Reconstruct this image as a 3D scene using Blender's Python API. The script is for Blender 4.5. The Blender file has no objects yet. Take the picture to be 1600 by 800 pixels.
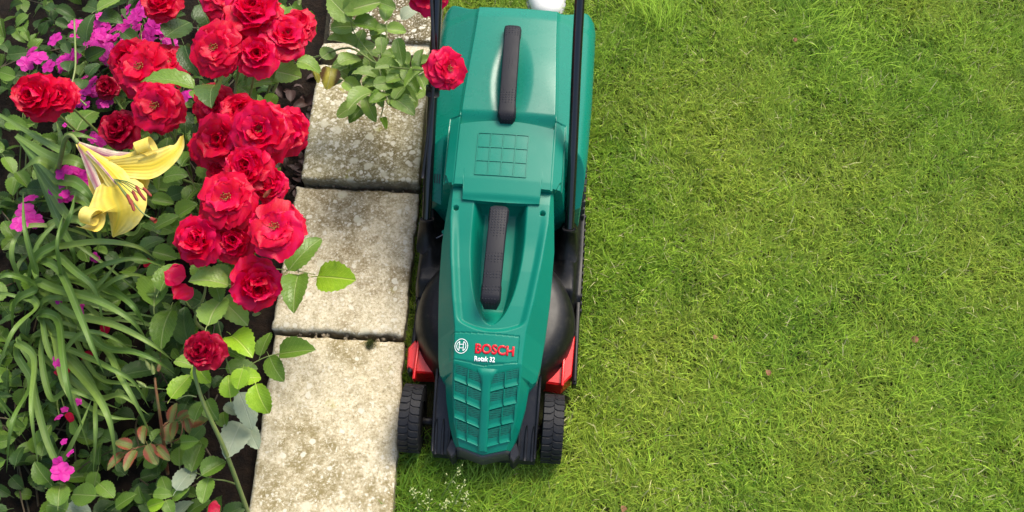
import bpy, bmesh, math, random
import numpy as np
from mathutils import Vector, Matrix, Euler, noise
R = math.radians
random.seed(7); rng = np.random.default_rng(11)
scn = bpy.context.scene
col = scn.collection

# ------------------------------------------------------------------ camera, sky, sun, exposure
DIST, FPX, TILT = 2.2, 1474.0, R(27)
CAM = Vector((0, -DIST*math.sin(TILT), DIST*math.cos(TILT)))
cam = bpy.data.cameras.new('camera'); cam_o = bpy.data.objects.new('camera', cam); col.objects.link(cam_o)
cam_o.location = CAM; cam_o.rotation_euler = (TILT, 0, 0)
cam.sensor_width = 36; cam.lens = 36*FPX/1600; cam.clip_end = 200; cam.clip_start = .05
scn.camera = cam_o
SUN_EL, SUN_AZ = R(56), R(38)           # azimuth clockwise from +Y
w = bpy.data.worlds.new('World'); scn.world = w; w.use_nodes = True
nt = w.node_tree; bg = nt.nodes['Background']
sky = nt.nodes.new('ShaderNodeTexSky'); sky.sky_type = 'NISHITA'; sky.sun_disc = False
sky.sun_elevation = SUN_EL; sky.sun_rotation = SUN_AZ; sky.dust_density = 4.0; sky.air_density = 1.2
nt.links.new(sky.outputs[0], bg.inputs[0]); bg.inputs[1].default_value = .10
sun = bpy.data.lights.new('sun', 'SUN'); sun.energy = 1.5; sun.angle = R(24); sun.color = (1, .93, .80)
sun_o = bpy.data.objects.new('sun', sun); col.objects.link(sun_o)
sd = Vector((math.sin(SUN_AZ)*math.cos(SUN_EL), math.cos(SUN_AZ)*math.cos(SUN_EL), math.sin(SUN_EL)))
sun_o.rotation_euler = sd.to_track_quat('Z', 'Y').to_euler()
scn.view_settings.view_transform = 'Standard'; scn.view_settings.look = 'None'
scn.view_settings.exposure = 1.32; scn.view_settings.gamma = 1

# ------------------------------------------------------------------ helpers
_cr = Vector((1, 0, 0)); _cu = Vector((0, math.cos(TILT), math.sin(TILT))); _cw = Vector((0, math.sin(TILT), -math.cos(TILT)))
def spot(px, py, z):
    """world point at height z measured from the photograph (survey of the site)"""
    d = _cw + _cr*((px-800)/FPX) + _cu*((400-py)/FPX)
    return CAM + d*((z-CAM.z)/d.z)
def ppm(p):
    return FPX/((Vector(p)-CAM).dot(_cw))

def tag(o, label=None, cat=None, group=None, kind=None):
    if label: o['label'] = label
    if cat: o['category'] = cat
    if group: o['group'] = group
    if kind: o['kind'] = kind
    return o
def empty(name, loc=(0, 0, 0), rz=0, parent=None):
    o = bpy.data.objects.new(name, None); col.objects.link(o); o.location = loc; o.rotation_euler = (0, 0, rz)
    o.empty_display_size = .02
    if parent: o.parent = parent
    return o
def mkmesh(name, v, f, mat, smooth=True):
    me = bpy.data.meshes.new(name); me.from_pydata([tuple(p) for p in v], [], f)
    if smooth: me.polygons.foreach_set('use_smooth', [True]*len(me.polygons))
    if mat: me.materials.append(mat)
    me.update(); return me
def link(name, me, parent=None):
    o = bpy.data.objects.new(name, me); col.objects.link(o)
    if parent: o.parent = parent
    return o
def mob(name, v, f, mat, parent=None, smooth=True):
    return link(name, mkmesh(name, v, f, mat, smooth), parent)
def grid_faces(nx, ny, off=0, closed=False):
    f = []
    for j in range(ny-1):
        for i in range(nx-1 if not closed else nx):
            a = off+j*nx+i; b = off+j*nx+(i+1) % nx
            f.append((a, b, b+nx, a+nx))
    return f
def lerp_tab(t, tab):
    if t <= tab[0][0]: return tab[0][1]
    for (a, va), (b, vb) in zip(tab, tab[1:]):
        if t <= b: return va+(vb-va)*(t-a)/(b-a)
    return tab[-1][1]
def sm(a, b, x):
    t = min(1, max(0, (x-a)/(b-a))) if a != b else float(x > a)
    return t*t*(3-2*t)
def heightfield(name, xf, yf, yb, zf, nx, ny, skirt, mat, parent, xmap=None):
    """top sheet z=zf(x,y) over an outline, with side walls going down to skirt"""
    v = []
    for j in range(ny):
        for i in range(nx):
            s = -1+2*i/(nx-1); t = j/(ny-1)
            xa = xf(.5*(yf(0)+yb(0)))
            y0, y1 = yf(s), yb(s); y = y0+(y1-y0)*t
            x = s*xf(y) if xmap is None else xmap(s, y); v.append((x, y, zf(x, y)))
    f = grid_faces(nx, ny)
    loop = [i for i in range(nx)] + [j*nx+nx-1 for j in range(1, ny)] + [(ny-1)*nx+i for i in range(nx-2, -1, -1)] + [j*nx for j in range(ny-2, 0, -1)]
    off = len(v)
    for k in loop:
        x, y, z = v[k]; v.append((x, y, z-.0001))
    for k in loop:
        x, y, z = v[k]; v.append((x, y, min(z-.001, skirt(x, y) if callable(skirt) else skirt)))
    n = len(loop)
    for k in range(n):
        a = off+k; b = off+(k+1) % n; f.append((b, a, a+n, b+n))
    o = mob(name, v, f, mat, parent)
    return o
def tube_geo(pts, rad, n=10, cap=True):
    pts = [Vector(p) for p in pts]; v = []; f = []
    if not isinstance(rad, (list, tuple)): rad = [rad]*len(pts)
    ref = Vector((0, 0, 1))
    t0 = (pts[1]-pts[0]).normalized()
    if abs(t0.dot(ref)) > .9: ref = Vector((1, 0, 0))
    for k, p in enumerate(pts):
        t = (pts[min(k+1, len(pts)-1)]-pts[max(k-1, 0)]).normalized()
        a = t.cross(ref).normalized(); b = t.cross(a).normalized()
        for i in range(n):
            an = 2*math.pi*i/n; v.append(p+(a*math.cos(an)+b*math.sin(an))*rad[k])
    f = grid_faces(n, len(pts), closed=True)
    if cap: f.append(tuple(range(n))); f.append(tuple(len(v)-1-i for i in range(n)))
    return v, f
def tube(name, pts, rad, mat, parent=None, n=10):
    v, f = tube_geo(pts, rad, n); return mob(name, v, f, mat, parent)
def catmull(pts, n=6):
    pts = [Vector(p) for p in pts]
    P = [pts[0]*2-pts[1]]+pts+[pts[-1]*2-pts[-2]]; out = []
    for i in range(1, len(P)-2):
        for k in range(n):
            t = k/n; a, b, c, d = P[i-1], P[i], P[i+1], P[i+2]
            out.append(.5*((2*b)+(c-a)*t+(2*a-5*b+4*c-d)*t*t+(3*b-a-3*c+d)*t**3))
    out.append(pts[-1]); return out
def rbox_geo(sx, sy, sz, bev=.2, seg=2):
    bm = bmesh.new(); bmesh.ops.create_cube(bm, size=1)
    for q in bm.verts: q.co = Vector((q.co.x*sx, q.co.y*sy, q.co.z*sz))
    if bev: bmesh.ops.bevel(bm, geom=bm.edges[:], offset=bev*min(sx, sy, sz), segments=seg, affect='EDGES', profile=.6)
    v = [q.co.copy() for q in bm.verts]; f = [tuple(q.index for q in fc.verts) for fc in bm.faces]; bm.free()
    return v, f
def place(v, loc, eu=(0, 0, 0)):
    m = Matrix.Translation(loc) @ Euler(eu).to_matrix().to_4x4()
    return [m @ Vector(p) for p in v]
def prism(poly, z0, z1, inset=0):
    """poly in xy; z1 may be a function"""
    n = len(poly); zt = z1 if callable(z1) else (lambda x, y: z1)
    c = Vector((sum(p[0] for p in poly)/n, sum(p[1] for p in poly)/n))
    v = [(x, y, z0) for x, y in poly]+[(x, y, zt(x, y)-inset) for x, y in poly]
    f = [tuple(range(n))[::-1]]
    for i in range(n): f.append((i, (i+1) % n, n+(i+1) % n, n+i))
    if inset:
        for x, y in poly:
            q = Vector((x, y)); q = q+(c-q).normalized()*inset; v.append((q.x, q.y, zt(q.x, q.y)))
        for i in range(n): f.append((n+i, n+(i+1) % n, 2*n+(i+1) % n, 2*n+i))
        f.append(tuple(range(2*n, 3*n)))
    else: f.append(tuple(range(n, 2*n)))
    return v, f
def join(*geos):
    v = []; f = []
    for a, b in geos:
        o = len(v); v += list(a); f += [tuple(i+o for i in q) for q in b]
    return v, f

# ------------------------------------------------------------------ materials
class N:
    def __init__(s, name):
        s.m = bpy.data.materials.new(name); s.m.use_nodes = True; s.t = s.m.node_tree
        s.b = s.t.nodes['Principled BSDF']
    def n(s, ty, **kw):
        x = s.t.nodes.new('ShaderNode'+ty)
        for k, v in kw.items():
            if k.startswith('i_'):
                key = k[2:]; key = int(key) if key.isdigit() else key.replace('_', ' ')
                x.inputs[key].default_value = v
            else: setattr(x, k, v)
        return x
    def l(s, a, b): s.t.links.new(a, b)
    def set(s, **kw):
        for k, v in kw.items():
            key = k.replace('_', ' ')
            s.b.inputs[key].default_value = v
        return s
    def ramp(s, fac, stops, interp='LINEAR'):
        r = s.n('ValToRGB'); r.color_ramp.interpolation = interp
        e = r.color_ramp.elements
        while len(e) < len(stops): e.new(.5)
        for q, (p, c) in zip(e, stops): q.position = p; q.color = c if len(c) == 4 else (*c, 1)
        s.l(fac, r.inputs[0]); return r.outputs[0]
    def mix(s, fac, a, b, mode='MIX'):
        x = s.n('Mix', data_type='RGBA', blend_type=mode)
        for inp, val in ((x.inputs[0], fac), (x.inputs[6], a), (x.inputs[7], b)):
            if isinstance(val, (int, float)): inp.default_value = val
            elif isinstance(val, tuple): inp.default_value = val if len(val) == 4 else (*val, 1)
            else: s.l(val, inp)
        return x.outputs[2]
    def math(s, op, a, b=0.0, c=None):
        x = s.n('Math', operation=op)
        for i, val in enumerate((a, b) if c is None else (a, b, c)):
            if isinstance(val, (int, float)): x.inputs[i].default_value = val
            else: s.l(val, x.inputs[i])
        return x.outputs[0]
    def bump(s, h, strength=.3, dist=.001):
        x = s.n('Bump', i_Strength=strength, i_Distance=dist); s.l(h, x.inputs['Height']); s.l(x.outputs[0], s.b.inputs['Normal'])
        return x
    def noise(s, vec, scale, detail=4, rough=.6):
        x = s.n('TexNoise', i_Scale=scale, i_Detail=detail, i_Roughness=rough)
        if vec is not None: s.l(vec, x.inputs['Vector'])
        return x.outputs['Fac']
    def obj(s): return s.n('TexCoord').outputs['Object']

def plastic(name, c, rough, grain=0.0, gscale=1500, dots=False, spec=.5, coat=0.0, dust=0.0):
    k = N(name); k.set(Base_Color=(*c, 1), Roughness=rough); k.b.inputs['Specular IOR Level'].default_value = spec
    k.b.inputs['Coat Weight'].default_value = coat; k.b.inputs['Coat Roughness'].default_value = .12
    o = k.obj()
    n1 = k.noise(o, 35, 5)
    k.l(k.math('MULTIPLY_ADD', n1, .18, rough-.09), k.b.inputs['Roughness'])
    if dust:
        n2 = k.noise(o, 90, 6, .7)
        fac = k.ramp(n2, [(.52, (0, 0, 0)), (.75, (dust, dust, dust))])
        k.l(k.mix(fac, (*c, 1), (.22, .2, .14, 1)), k.b.inputs['Base Color'])
    if dots:
        v = k.n('TexVoronoi', i_Scale=165.0, i_Randomness=.05); k.l(o, v.inputs['Vector'])
        h = k.ramp(v.outputs['Distance'], [(.0, (1, 1, 1)), (.16, (1, 1, 1)), (.30, (0, 0, 0))]); k.bump(h, 1, .0018)
        k.l(k.mix(k.math('MULTIPLY', h, .6), (*c, 1), (c[0]*3.2, c[1]*3.2, c[2]*3.2, 1)), k.b.inputs['Base Color'])
    elif grain:
        k.bump(k.noise(o, gscale, 2), grain, .0003)
    return k.m
M = {}
M['green'] = plastic('green_plastic', (.0, .175, .118), .42, .25, 1300, spec=.3)
M['green_gloss'] = plastic('green_gloss_plastic', (.0, .175, .118), .28, .06, 900, spec=.38)
M['grip'] = plastic('grip_rubber', (.013, .0135, .018), .55, dots=True, spec=.25)
M['black'] = plastic('black_plastic', (.004, .004, .005), .42, .25, 1200, dust=.10, spec=.3)
M['dkgrey'] = plastic('dark_grey_plastic', (.017, .017, .021), .42, .2, 1200, dust=.1, spec=.35)
M['midgrey'] = plastic('grey_plastic', (.05, .05, .057), .45, .2, 1200, dust=.1)
M['tube'] = plastic('black_enamel', (.006, .006, .007), .16, spec=.7)
M['rubber'] = plastic('tyre_rubber', (.009, .0095, .012), .6, .2, 900, dust=.16, spec=.3)
M['red_plastic'] = plastic('red_plastic', (.62, .008, .01), .28, .05, dust=.06)
M['red_print'] = plastic('red_print', (.62, .0, .012), .35)
M['white_print'] = plastic('white_print', (.8, .82, .8), .4)
M['shoe'] = plastic('white_leather', (.78, .76, .72), .5, .2, 400)
M['sole'] = plastic('grey_sole', (.3, .3, .33), .6)
M['cable'] = plastic('cable_rubber', (.02, .02, .024), .4)
M['wire'] = plastic('grey_wire', (.22, .22, .25), .35)
M['screw'] = plastic('slot_shade', (.01, .01, .012), .4)  # near black that stands for shade in the grass box slots
# perforated vent mesh
k = N('vent_mesh'); k.set(Roughness=.4)
v_ = k.n('TexVoronoi', i_Scale=370.0, i_Randomness=0.0); k.l(k.obj(), v_.inputs['Vector'])
h_ = k.ramp(v_.outputs['Distance'], [(.0, (0, 0, 0)), (.34, (0, 0, 0)), (.48, (1, 1, 1))])
k.l(k.mix(h_, (.0, .045, .034, 1), (.0, .175, .118, 1)), k.b.inputs['Base Color']); k.bump(h_, .5, .0008); M['vent'] = k.m

def leaf_mat(name, c1, c2, rib, edge=None, gloss=.3, hue=.5, trans=.25):
    k = N(name); tc = k.n('TexCoord'); o = tc.outputs['Object']; sep = k.n('SeparateXYZ'); k.l(o, sep.inputs[0])
    ax = k.math('ABSOLUTE', sep.outputs[0])
    info = k.n('ObjectInfo')
    base = k.mix(info.outputs['Random'], (*c1, 1), (*c2, 1))
    n1 = k.noise(o, 5, 4)
    nf = k.ramp(n1, [(.35, (0, 0, 0)), (.7, (1, 1, 1))])
    base = k.mix(k.math('MULTIPLY', nf, .35), base, (c1[0]*1.7, c1[1]*1.35, c1[2]*1.3, 1))
    # side veins
    q = k.math('SUBTRACT', sep.outputs[1], k.math('MULTIPLY', ax, .75))
    wv = k.math('ABSOLUTE', k.math('SINE', k.math('MULTIPLY', q, 26.0)))
    vein = k.ramp(wv, [(.0, (1, 1, 1)), (.16, (0, 0, 0))])
    mid = k.ramp(ax, [(.0, (1, 1, 1)), (.014, (1, 1, 1)), (.028, (0, 0, 0))])
    allv = k.math('MAXIMUM', k.math('MULTIPLY', vein, .42), mid)
    base = k.mix(k.math('MULTIPLY', allv, .75), base, (*rib, 1))
    if edge:
        base = k.mix(k.ramp(k.math('ADD', ax, k.math('MULTIPLY', n1, .25)), [(.28, (0, 0, 0)), (.45, (1, 1, 1))]), base, (*edge, 1))
    k.l(base, k.b.inputs['Base Color']); k.set(Roughness=gloss); k.b.inputs['Specular IOR Level'].default_value = .38
    hb = k.math('ADD', k.math('MULTIPLY', allv, -1.0), k.math('MULTIPLY', k.noise(o, 14, 3), .8))
    dr = k.n('TexVoronoi', i_Scale=16.0); k.l(o, dr.inputs['Vector'])
    dd = k.ramp(dr.outputs['Distance'], [(.0, (1, 1, 1)), (.14, (.9, .9, .9)), (.2, (0, 0, 0))])
    hb = k.math('ADD', hb, k.math('MULTIPLY', dd, .9))
    k.bump(hb, .7, .0018)
    tr = k.n('BsdfTranslucent'); k.l(k.mix(.5, base, (c2[0]*1.5, c2[1]*1.6, c2[2], 1)), tr.inputs[0])
    ms = k.n('MixShader', i_0=trans); k.l(k.b.outputs[0], ms.inputs[1]); k.l(tr.outputs[0], ms.inputs[2])
    k.l(ms.outputs[0], k.t.nodes['Material Output'].inputs[0]); return k.m
L = {}
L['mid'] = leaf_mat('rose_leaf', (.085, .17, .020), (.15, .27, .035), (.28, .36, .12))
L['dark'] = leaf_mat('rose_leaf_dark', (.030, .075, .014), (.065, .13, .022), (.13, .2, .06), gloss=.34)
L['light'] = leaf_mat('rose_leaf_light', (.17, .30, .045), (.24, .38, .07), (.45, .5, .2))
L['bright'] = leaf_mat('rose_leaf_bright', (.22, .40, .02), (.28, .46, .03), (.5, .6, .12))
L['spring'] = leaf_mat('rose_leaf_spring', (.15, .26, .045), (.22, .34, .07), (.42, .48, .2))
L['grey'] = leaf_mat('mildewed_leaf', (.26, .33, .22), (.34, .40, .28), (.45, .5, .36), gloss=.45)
L['red'] = leaf_mat('young_red_leaf', (.15, .20, .05), (.22, .26, .07), (.36, .22, .1), edge=(.30, .07, .04))
L['yellow'] = leaf_mat('yellowing_leaf', (.38, .36, .05), (.45, .4, .06), (.5, .5, .2), edge=(.10, .04, .02))

def petal_mat(name, c1, c2, tip=None, rough=.42, trans=.3):
    k = N(name); tc = k.n('TexCoord'); o = tc.outputs['Object']; info = k.n('ObjectInfo')
    sep = k.n('SeparateXYZ'); k.l(o, sep.inputs[0])
    base = k.mix(info.outputs['Random'], (*c1, 1), (*c2, 1))
    n1 = k.noise(o, 3.0, 3)
    base = k.mix(k.ramp(n1, [(.4, (0, 0, 0)), (.7, (1, 1, 1))]), base, (*(tip or c2), 1))
    k.l(base, k.b.inputs['Base Color']); k.set(Roughness=rough); k.b.inputs['Specular IOR Level'].default_value = .28
    st = k.n('Mapping'); st.inputs['Scale'].default_value = (22, 2.5, 3); k.l(o, st.inputs[0])
    st2 = k.noise(st.outputs[0], 1, 3)
    dr = k.n('TexVoronoi', i_Scale=9.0); k.l(o, dr.inputs['Vector'])
    dd = k.ramp(dr.outputs['Distance'], [(.0, (1, 1, 1)), (.1, (.9, .9, .9)), (.16, (0, 0, 0))])
    k.bump(k.math('ADD', st2, dd), .35, .0012)
    tr = k.n('BsdfTranslucent'); k.l(base, tr.inputs[0])
    ms = k.n('MixShader', i_0=trans+.12); k.l(k.b.outputs[0], ms.inputs[1]); k.l(tr.outputs[0], ms.inputs[2])
    k.l(ms.outputs[0], k.t.nodes['Material Output'].inputs[0]); return k.m
PT = {}
PT['red'] = petal_mat('rose_petal_red', (.64, .0, .020), (.72, .0, .034), (.68, .0, .06))
PT['pink'] = petal_mat('rose_petal_cerise', (.80, .001, .03), (.74, .002, .08), (.78, .006, .11))
PT['dark'] = petal_mat('rose_petal_crimson', (.30, .0, .01), (.46, .0, .03), (.55, .004, .06))
PT['magenta'] = petal_mat('busy_petal_magenta', (.62, .012, .30), (.72, .03, .42), (.66, .05, .40))
PT['yellow'] = petal_mat('lily_petal', (.82, .66, .10), (.84, .70, .12), (.88, .80, .34), rough=.5, trans=.25)
PT['purple'] = petal_mat('lily_petal_back', (.34, .10, .16), (.36, .12, .17), (.62, .50, .36), rough=.5, trans=.15)

def lily_mat(name, c1, c2, rib):
    k = N(name); at = k.n('UVMap'); sp = k.n('SeparateXYZ'); k.l(at.outputs[0], sp.inputs[0]); o = k.obj()
    cen = k.math('ABSOLUTE', k.math('SUBTRACT', sp.outputs[0], .5))
    st = k.math('SINE', k.math('ADD', k.math('MULTIPLY', sp.outputs[0], 44.0), k.math('MULTIPLY', k.noise(o, 30, 2), 4.0)))
    base = k.mix(k.ramp(cen, [(.05, (0, 0, 0)), (.42, (1, 1, 1))]), (*c1, 1), (*c2, 1))  # centre-to-edge gradient paints shading into the flat yellow petals
    base = k.mix(k.ramp(k.noise(o, 40, 4), [(.4, (0, 0, 0)), (.7, (.8, .8, .8))]), base, (*c1, 1))
    base = k.mix(k.ramp(cen, [(0, (.7, .7, .7)), (.05, (0, 0, 0))]), base, (*rib, 1))
    k.l(base, k.b.inputs['Base Color']); k.set(Roughness=.5); k.b.inputs['Specular IOR Level'].default_value = .3
    k.bump(k.math('SUBTRACT', st, k.math('MULTIPLY', cen, 10.0)), .35, .0009)
    tr = k.n('BsdfTranslucent'); k.l(base, tr.inputs[0]); ms = k.n('MixShader', i_0=.22); k.l(k.b.outputs[0], ms.inputs[1]); k.l(tr.outputs[0], ms.inputs[2])
    k.l(ms.outputs[0], k.t.nodes['Material Output'].inputs[0]); return k.m
PT['yellow'] = lily_mat('lily_petal', (.74, .55, .045), (.80, .68, .20), (.50, .44, .05))
PT['purple'] = lily_mat('lily_petal_back', (.40, .15, .20), (.74, .66, .46), (.30, .07, .14))
def simple(name, c, rough=.5, spec=.5, var=None, scale=20, bump=0, bscale=60, bd=.002):
    k = N(name); k.set(Base_Color=(*c, 1), Roughness=rough); k.b.inputs['Specular IOR Level'].default_value = spec
    o = k.obj()
    if var: k.l(k.mix(k.ramp(k.noise(o, scale, 6), [(.35, (0, 0, 0)), (.65, (1, 1, 1))]), (*c, 1), (*var, 1)), k.b.inputs['Base Color'])
    if bump: k.bump(k.noise(o, bscale, 8, .7), bump, bd)
    return k.m
M['stem'] = simple('green_stem', (.13, .20, .045), .45, var=(.2, .24, .07), scale=30, bump=.2)
M['stem_red'] = simple('red_stem', (.25, .05, .03), .45, var=(.16, .12, .04), scale=30)
M['stem_dark'] = simple('woody_stem', (.05, .045, .02), .6, var=(.09, .06, .03), scale=30, bump=.4)
M['soil'] = simple('soil', (.008, .0055, .004), .9, .2, var=(.02, .012, .007), scale=40, bump=.9, bscale=90, bd=.01)
M['turf'] = simple('turf_thatch', (.035, .045, .014), .95, .1, var=(.075, .07, .03), scale=55, bump=.8, bscale=160, bd=.006)
M['stamen'] = simple('stamen', (.45, .28, .05), .6, var=(.12, .05, .01), scale=300)
M['anther'] = simple('anther', (.26, .03, .012), .6, var=(.16, .02, .01), scale=200)
M['litter'] = simple('dead_leaf_litter', (.05, .018, .012), .6, var=(.025, .012, .008), scale=30, bump=.4)
M['mortar'] = simple('mortar_gravel', (.10, .085, .055), .9, .2, var=(.03, .028, .02), scale=130, bump=1, bscale=240, bd=.004)
M['crumb'] = simple('mortar_crumb', (.3, .26, .18), .9, .2, var=(.16, .12, .08), scale=100, bump=.8, bscale=300)

# strap leaf: stripes run along the blade
k = N('strap_leaf'); at = k.n('UVMap'); sp = k.n('SeparateXYZ'); k.l(at.outputs[0], sp.inputs[0])
info = k.n('ObjectInfo'); base = k.mix(info.outputs['Random'], (.11, .21, .03, 1), (.27, .39, .08, 1))
cen = k.math('ABSOLUTE', k.math('SUBTRACT', sp.outputs[0], .5))
st = k.math('SINE', k.math('MULTIPLY', sp.outputs[0], 60.0))
base = k.mix(k.ramp(cen, [(0, (.6, .6, .6)), (.09, (0, 0, 0))]), base, (.30, .42, .15, 1))
base = k.mix(k.math('MULTIPLY', k.noise(k.obj(), 18, 3), .4), base, (.07, .14, .02, 1))
k.l(base, k.b.inputs['Base Color']); k.set(Roughness=.38); k.bump(k.math('ADD', st, k.math('MULTIPLY', cen, -6.0)), .25, .0006)
tr = k.n('BsdfTranslucent'); k.l(base, tr.inputs[0]); ms = k.n('MixShader', i_0=.25); k.l(k.b.outputs[0], ms.inputs[1]); k.l(tr.outputs[0], ms.inputs[2])
k.l(ms.outputs[0], k.t.nodes['Material Output'].inputs[0]); M['strap'] = k.m

# grass blades: colour of each blade comes from its own attribute
k = N('grass_blade'); at = k.n('Attribute', attribute_name='blade'); k.l(at.outputs['Color'], k.b.inputs['Base Color'])
k.set(Roughness=.5); k.b.inputs['Specular IOR Level'].default_value = .35
tr = k.n('BsdfTranslucent'); k.l(at.outputs['Color'], tr.inputs[0]); ms = k.n('MixShader', i_0=.35); k.l(k.b.outputs[0], ms.inputs[1]); k.l(tr.outputs[0], ms.inputs[2])
k.l(ms.outputs[0], k.t.nodes['Material Output'].inputs[0]); M['grass'] = k.m

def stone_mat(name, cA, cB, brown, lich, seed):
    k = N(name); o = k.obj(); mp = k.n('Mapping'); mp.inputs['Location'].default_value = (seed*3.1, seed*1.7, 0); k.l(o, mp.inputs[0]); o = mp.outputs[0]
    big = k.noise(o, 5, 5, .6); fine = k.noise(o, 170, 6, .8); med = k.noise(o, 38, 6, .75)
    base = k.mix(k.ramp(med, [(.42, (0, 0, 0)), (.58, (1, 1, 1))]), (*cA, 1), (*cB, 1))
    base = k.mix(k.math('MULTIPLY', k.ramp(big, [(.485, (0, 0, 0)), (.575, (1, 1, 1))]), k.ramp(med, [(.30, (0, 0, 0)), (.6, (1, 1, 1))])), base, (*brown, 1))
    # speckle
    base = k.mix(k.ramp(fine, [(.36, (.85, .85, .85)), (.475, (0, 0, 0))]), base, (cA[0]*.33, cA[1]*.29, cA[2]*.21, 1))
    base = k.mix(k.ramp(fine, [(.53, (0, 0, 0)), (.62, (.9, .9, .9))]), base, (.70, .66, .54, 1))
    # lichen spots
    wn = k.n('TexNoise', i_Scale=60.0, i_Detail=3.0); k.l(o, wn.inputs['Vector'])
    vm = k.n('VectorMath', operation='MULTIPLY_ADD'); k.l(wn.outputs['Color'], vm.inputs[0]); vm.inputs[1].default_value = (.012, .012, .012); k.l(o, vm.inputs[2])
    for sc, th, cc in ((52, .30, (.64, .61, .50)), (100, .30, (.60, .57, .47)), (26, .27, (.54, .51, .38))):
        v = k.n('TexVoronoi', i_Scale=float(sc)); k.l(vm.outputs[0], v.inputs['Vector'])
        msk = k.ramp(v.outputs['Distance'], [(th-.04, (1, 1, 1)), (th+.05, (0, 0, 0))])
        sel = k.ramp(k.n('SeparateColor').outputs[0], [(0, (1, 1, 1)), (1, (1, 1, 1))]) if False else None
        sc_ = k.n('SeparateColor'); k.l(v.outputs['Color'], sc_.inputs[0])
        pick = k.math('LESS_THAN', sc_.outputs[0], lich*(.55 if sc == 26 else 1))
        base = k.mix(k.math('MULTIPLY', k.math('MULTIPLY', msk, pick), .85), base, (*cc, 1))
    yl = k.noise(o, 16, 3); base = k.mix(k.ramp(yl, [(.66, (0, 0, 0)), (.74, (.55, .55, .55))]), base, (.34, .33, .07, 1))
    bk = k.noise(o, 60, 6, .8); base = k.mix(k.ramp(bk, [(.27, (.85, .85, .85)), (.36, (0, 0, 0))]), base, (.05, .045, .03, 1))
    # worn rough sides, mixed towards brown
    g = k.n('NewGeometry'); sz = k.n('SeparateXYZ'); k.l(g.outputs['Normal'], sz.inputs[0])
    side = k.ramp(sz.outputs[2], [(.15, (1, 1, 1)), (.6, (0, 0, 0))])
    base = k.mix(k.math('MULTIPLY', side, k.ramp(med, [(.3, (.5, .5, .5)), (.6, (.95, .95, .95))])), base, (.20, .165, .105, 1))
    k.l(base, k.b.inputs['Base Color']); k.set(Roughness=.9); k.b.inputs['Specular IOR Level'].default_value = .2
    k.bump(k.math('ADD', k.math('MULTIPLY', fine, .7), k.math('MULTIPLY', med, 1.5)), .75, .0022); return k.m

# ------------------------------------------------------------------ ground
EDGE_X = lambda y: -.232 + .02*(y < -.2)*0      # right edge of the edging stones
v = []; nx, ny = 90, 90
xs = [-.40+ i*.03 for i in range(61)] + [1.6+.35*i for i in range(1, 30)]
ys = [-8+.5*i for i in range(14)] + [-.95+.035*i for i in range(62)] + [1.4+.5*i for i in range(14)]
for y in ys:
    for x in xs: v.append((x, y, .006*noise.noise((x*4, y*4, 0)) if abs(x) < 1.6 and abs(y) < 1.3 else 0))
tag(mob('lawn_ground', v, grid_faces(len(xs), len(ys)), M['turf']), 'thatchy soil of the lawn under the grass blades', kind='structure')
v = []; xs = [-12+1*i for i in range(10)] + [-2+.04*i for i in range(41)]; ys = [-8+.5*i for i in range(14)] + [-.95+.045*i for i in range(55)] + [1.6+.5*i for i in range(14)]
for y in ys:
    for x in xs: v.append((x, y, .004+.02*noise.fractal((x*9, y*9, 3), .8, 2, 4) if x < -.42 else -.03))
tag(mob('soil_bed', v, grid_faces(len(xs), len(ys)), M['soil']), 'dark soil of the flower bed left of the edging stones', kind='structure')

# ------------------------------------------------------------------ stone edging
path = mob('path', *prism([(-.50, -3), (-.245, -3), (-.245, 3), (-.49, 3)], -.04, .012), M['mortar'], None, False)
tag(path, 'mortar bed under the row of edging slabs between flower bed and lawn', kind='structure')
def slab(corners, zt, mat, seed, thick=.06, chip=.0022):
    tl, tr, br, bl = [Vector(c[:2]) for c in corners]; nx, ny = 46, 60; v = []
    for j in range(ny):
        for i in range(nx):
            s = i/(nx-1); t = j/(ny-1)
            p = (bl*(1-s)+br*s)*(1-t)+(tl*(1-s)+tr*s)*t
            ex = min(s, 1-s)*.3; ey = min(t, 1-t)*.38; e = min(ex, ey)
            nn = Vector((noise.fractal((p.x*28+seed, p.y*28, 1), .7, 2, 5), noise.fractal((p.x*28, p.y*28+seed, 5), .7, 2, 5)))
            q = p + nn*chip*max(0, 1-e/.03)*1.2
            z = zt+.0016*noise.fractal((p.x*30, p.y*30, seed), .8, 2, 5)+.002*noise.noise((p.x*6, p.y*6, seed))
            rn = .003*(1+.9*noise.noise((p.x*20, p.y*20, seed+9)))
            if e < rn: z -= rn*(1-math.sqrt(max(0, 1-(1-e/rn)**2)))
            v.append((q.x, q.y, z))
    f = grid_faces(nx, ny)
    loop = [i for i in range(nx)] + [j*nx+nx-1 for j in range(1, ny)] + [(ny-1)*nx+i for i in range(nx-2, -1, -1)] + [j*nx for j in range(ny-2, 0, -1)]
    prev = loop
    for lev in range(1, 6):
        off = len(v)
        for q in loop:
            x, y, z = v[q]; a = .0025*noise.fractal((x*60, y*60, lev*.7+seed), .7, 2, 4)
            v.append((x+a, y+a, z-thick*lev/5))
        n = len(loop); cur = list(range(off, off+n))
        for q in range(n): f.append((prev[(q+1) % n], prev[q], cur[q], cur[(q+1) % n]))
        prev = cur
    return mob('stone_slab', v, f, mat, path)
sA = stone_mat('limestone_pale', (.60, .53, .37), (.45, .39, .255), (.24, .195, .09), .12, 1)
sB = stone_mat('limestone_clean', (.60, .535, .385), (.45, .395, .27), (.22, .17, .085), .25, 2)
sC = stone_mat('limestone_lichen', (.42, .38, .245), (.26, .225, .12), (.17, .135, .06), .72, 3)
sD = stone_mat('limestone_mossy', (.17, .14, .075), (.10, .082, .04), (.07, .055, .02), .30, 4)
zA, zB, zC, zD = .045, .052, .078, .072
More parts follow.
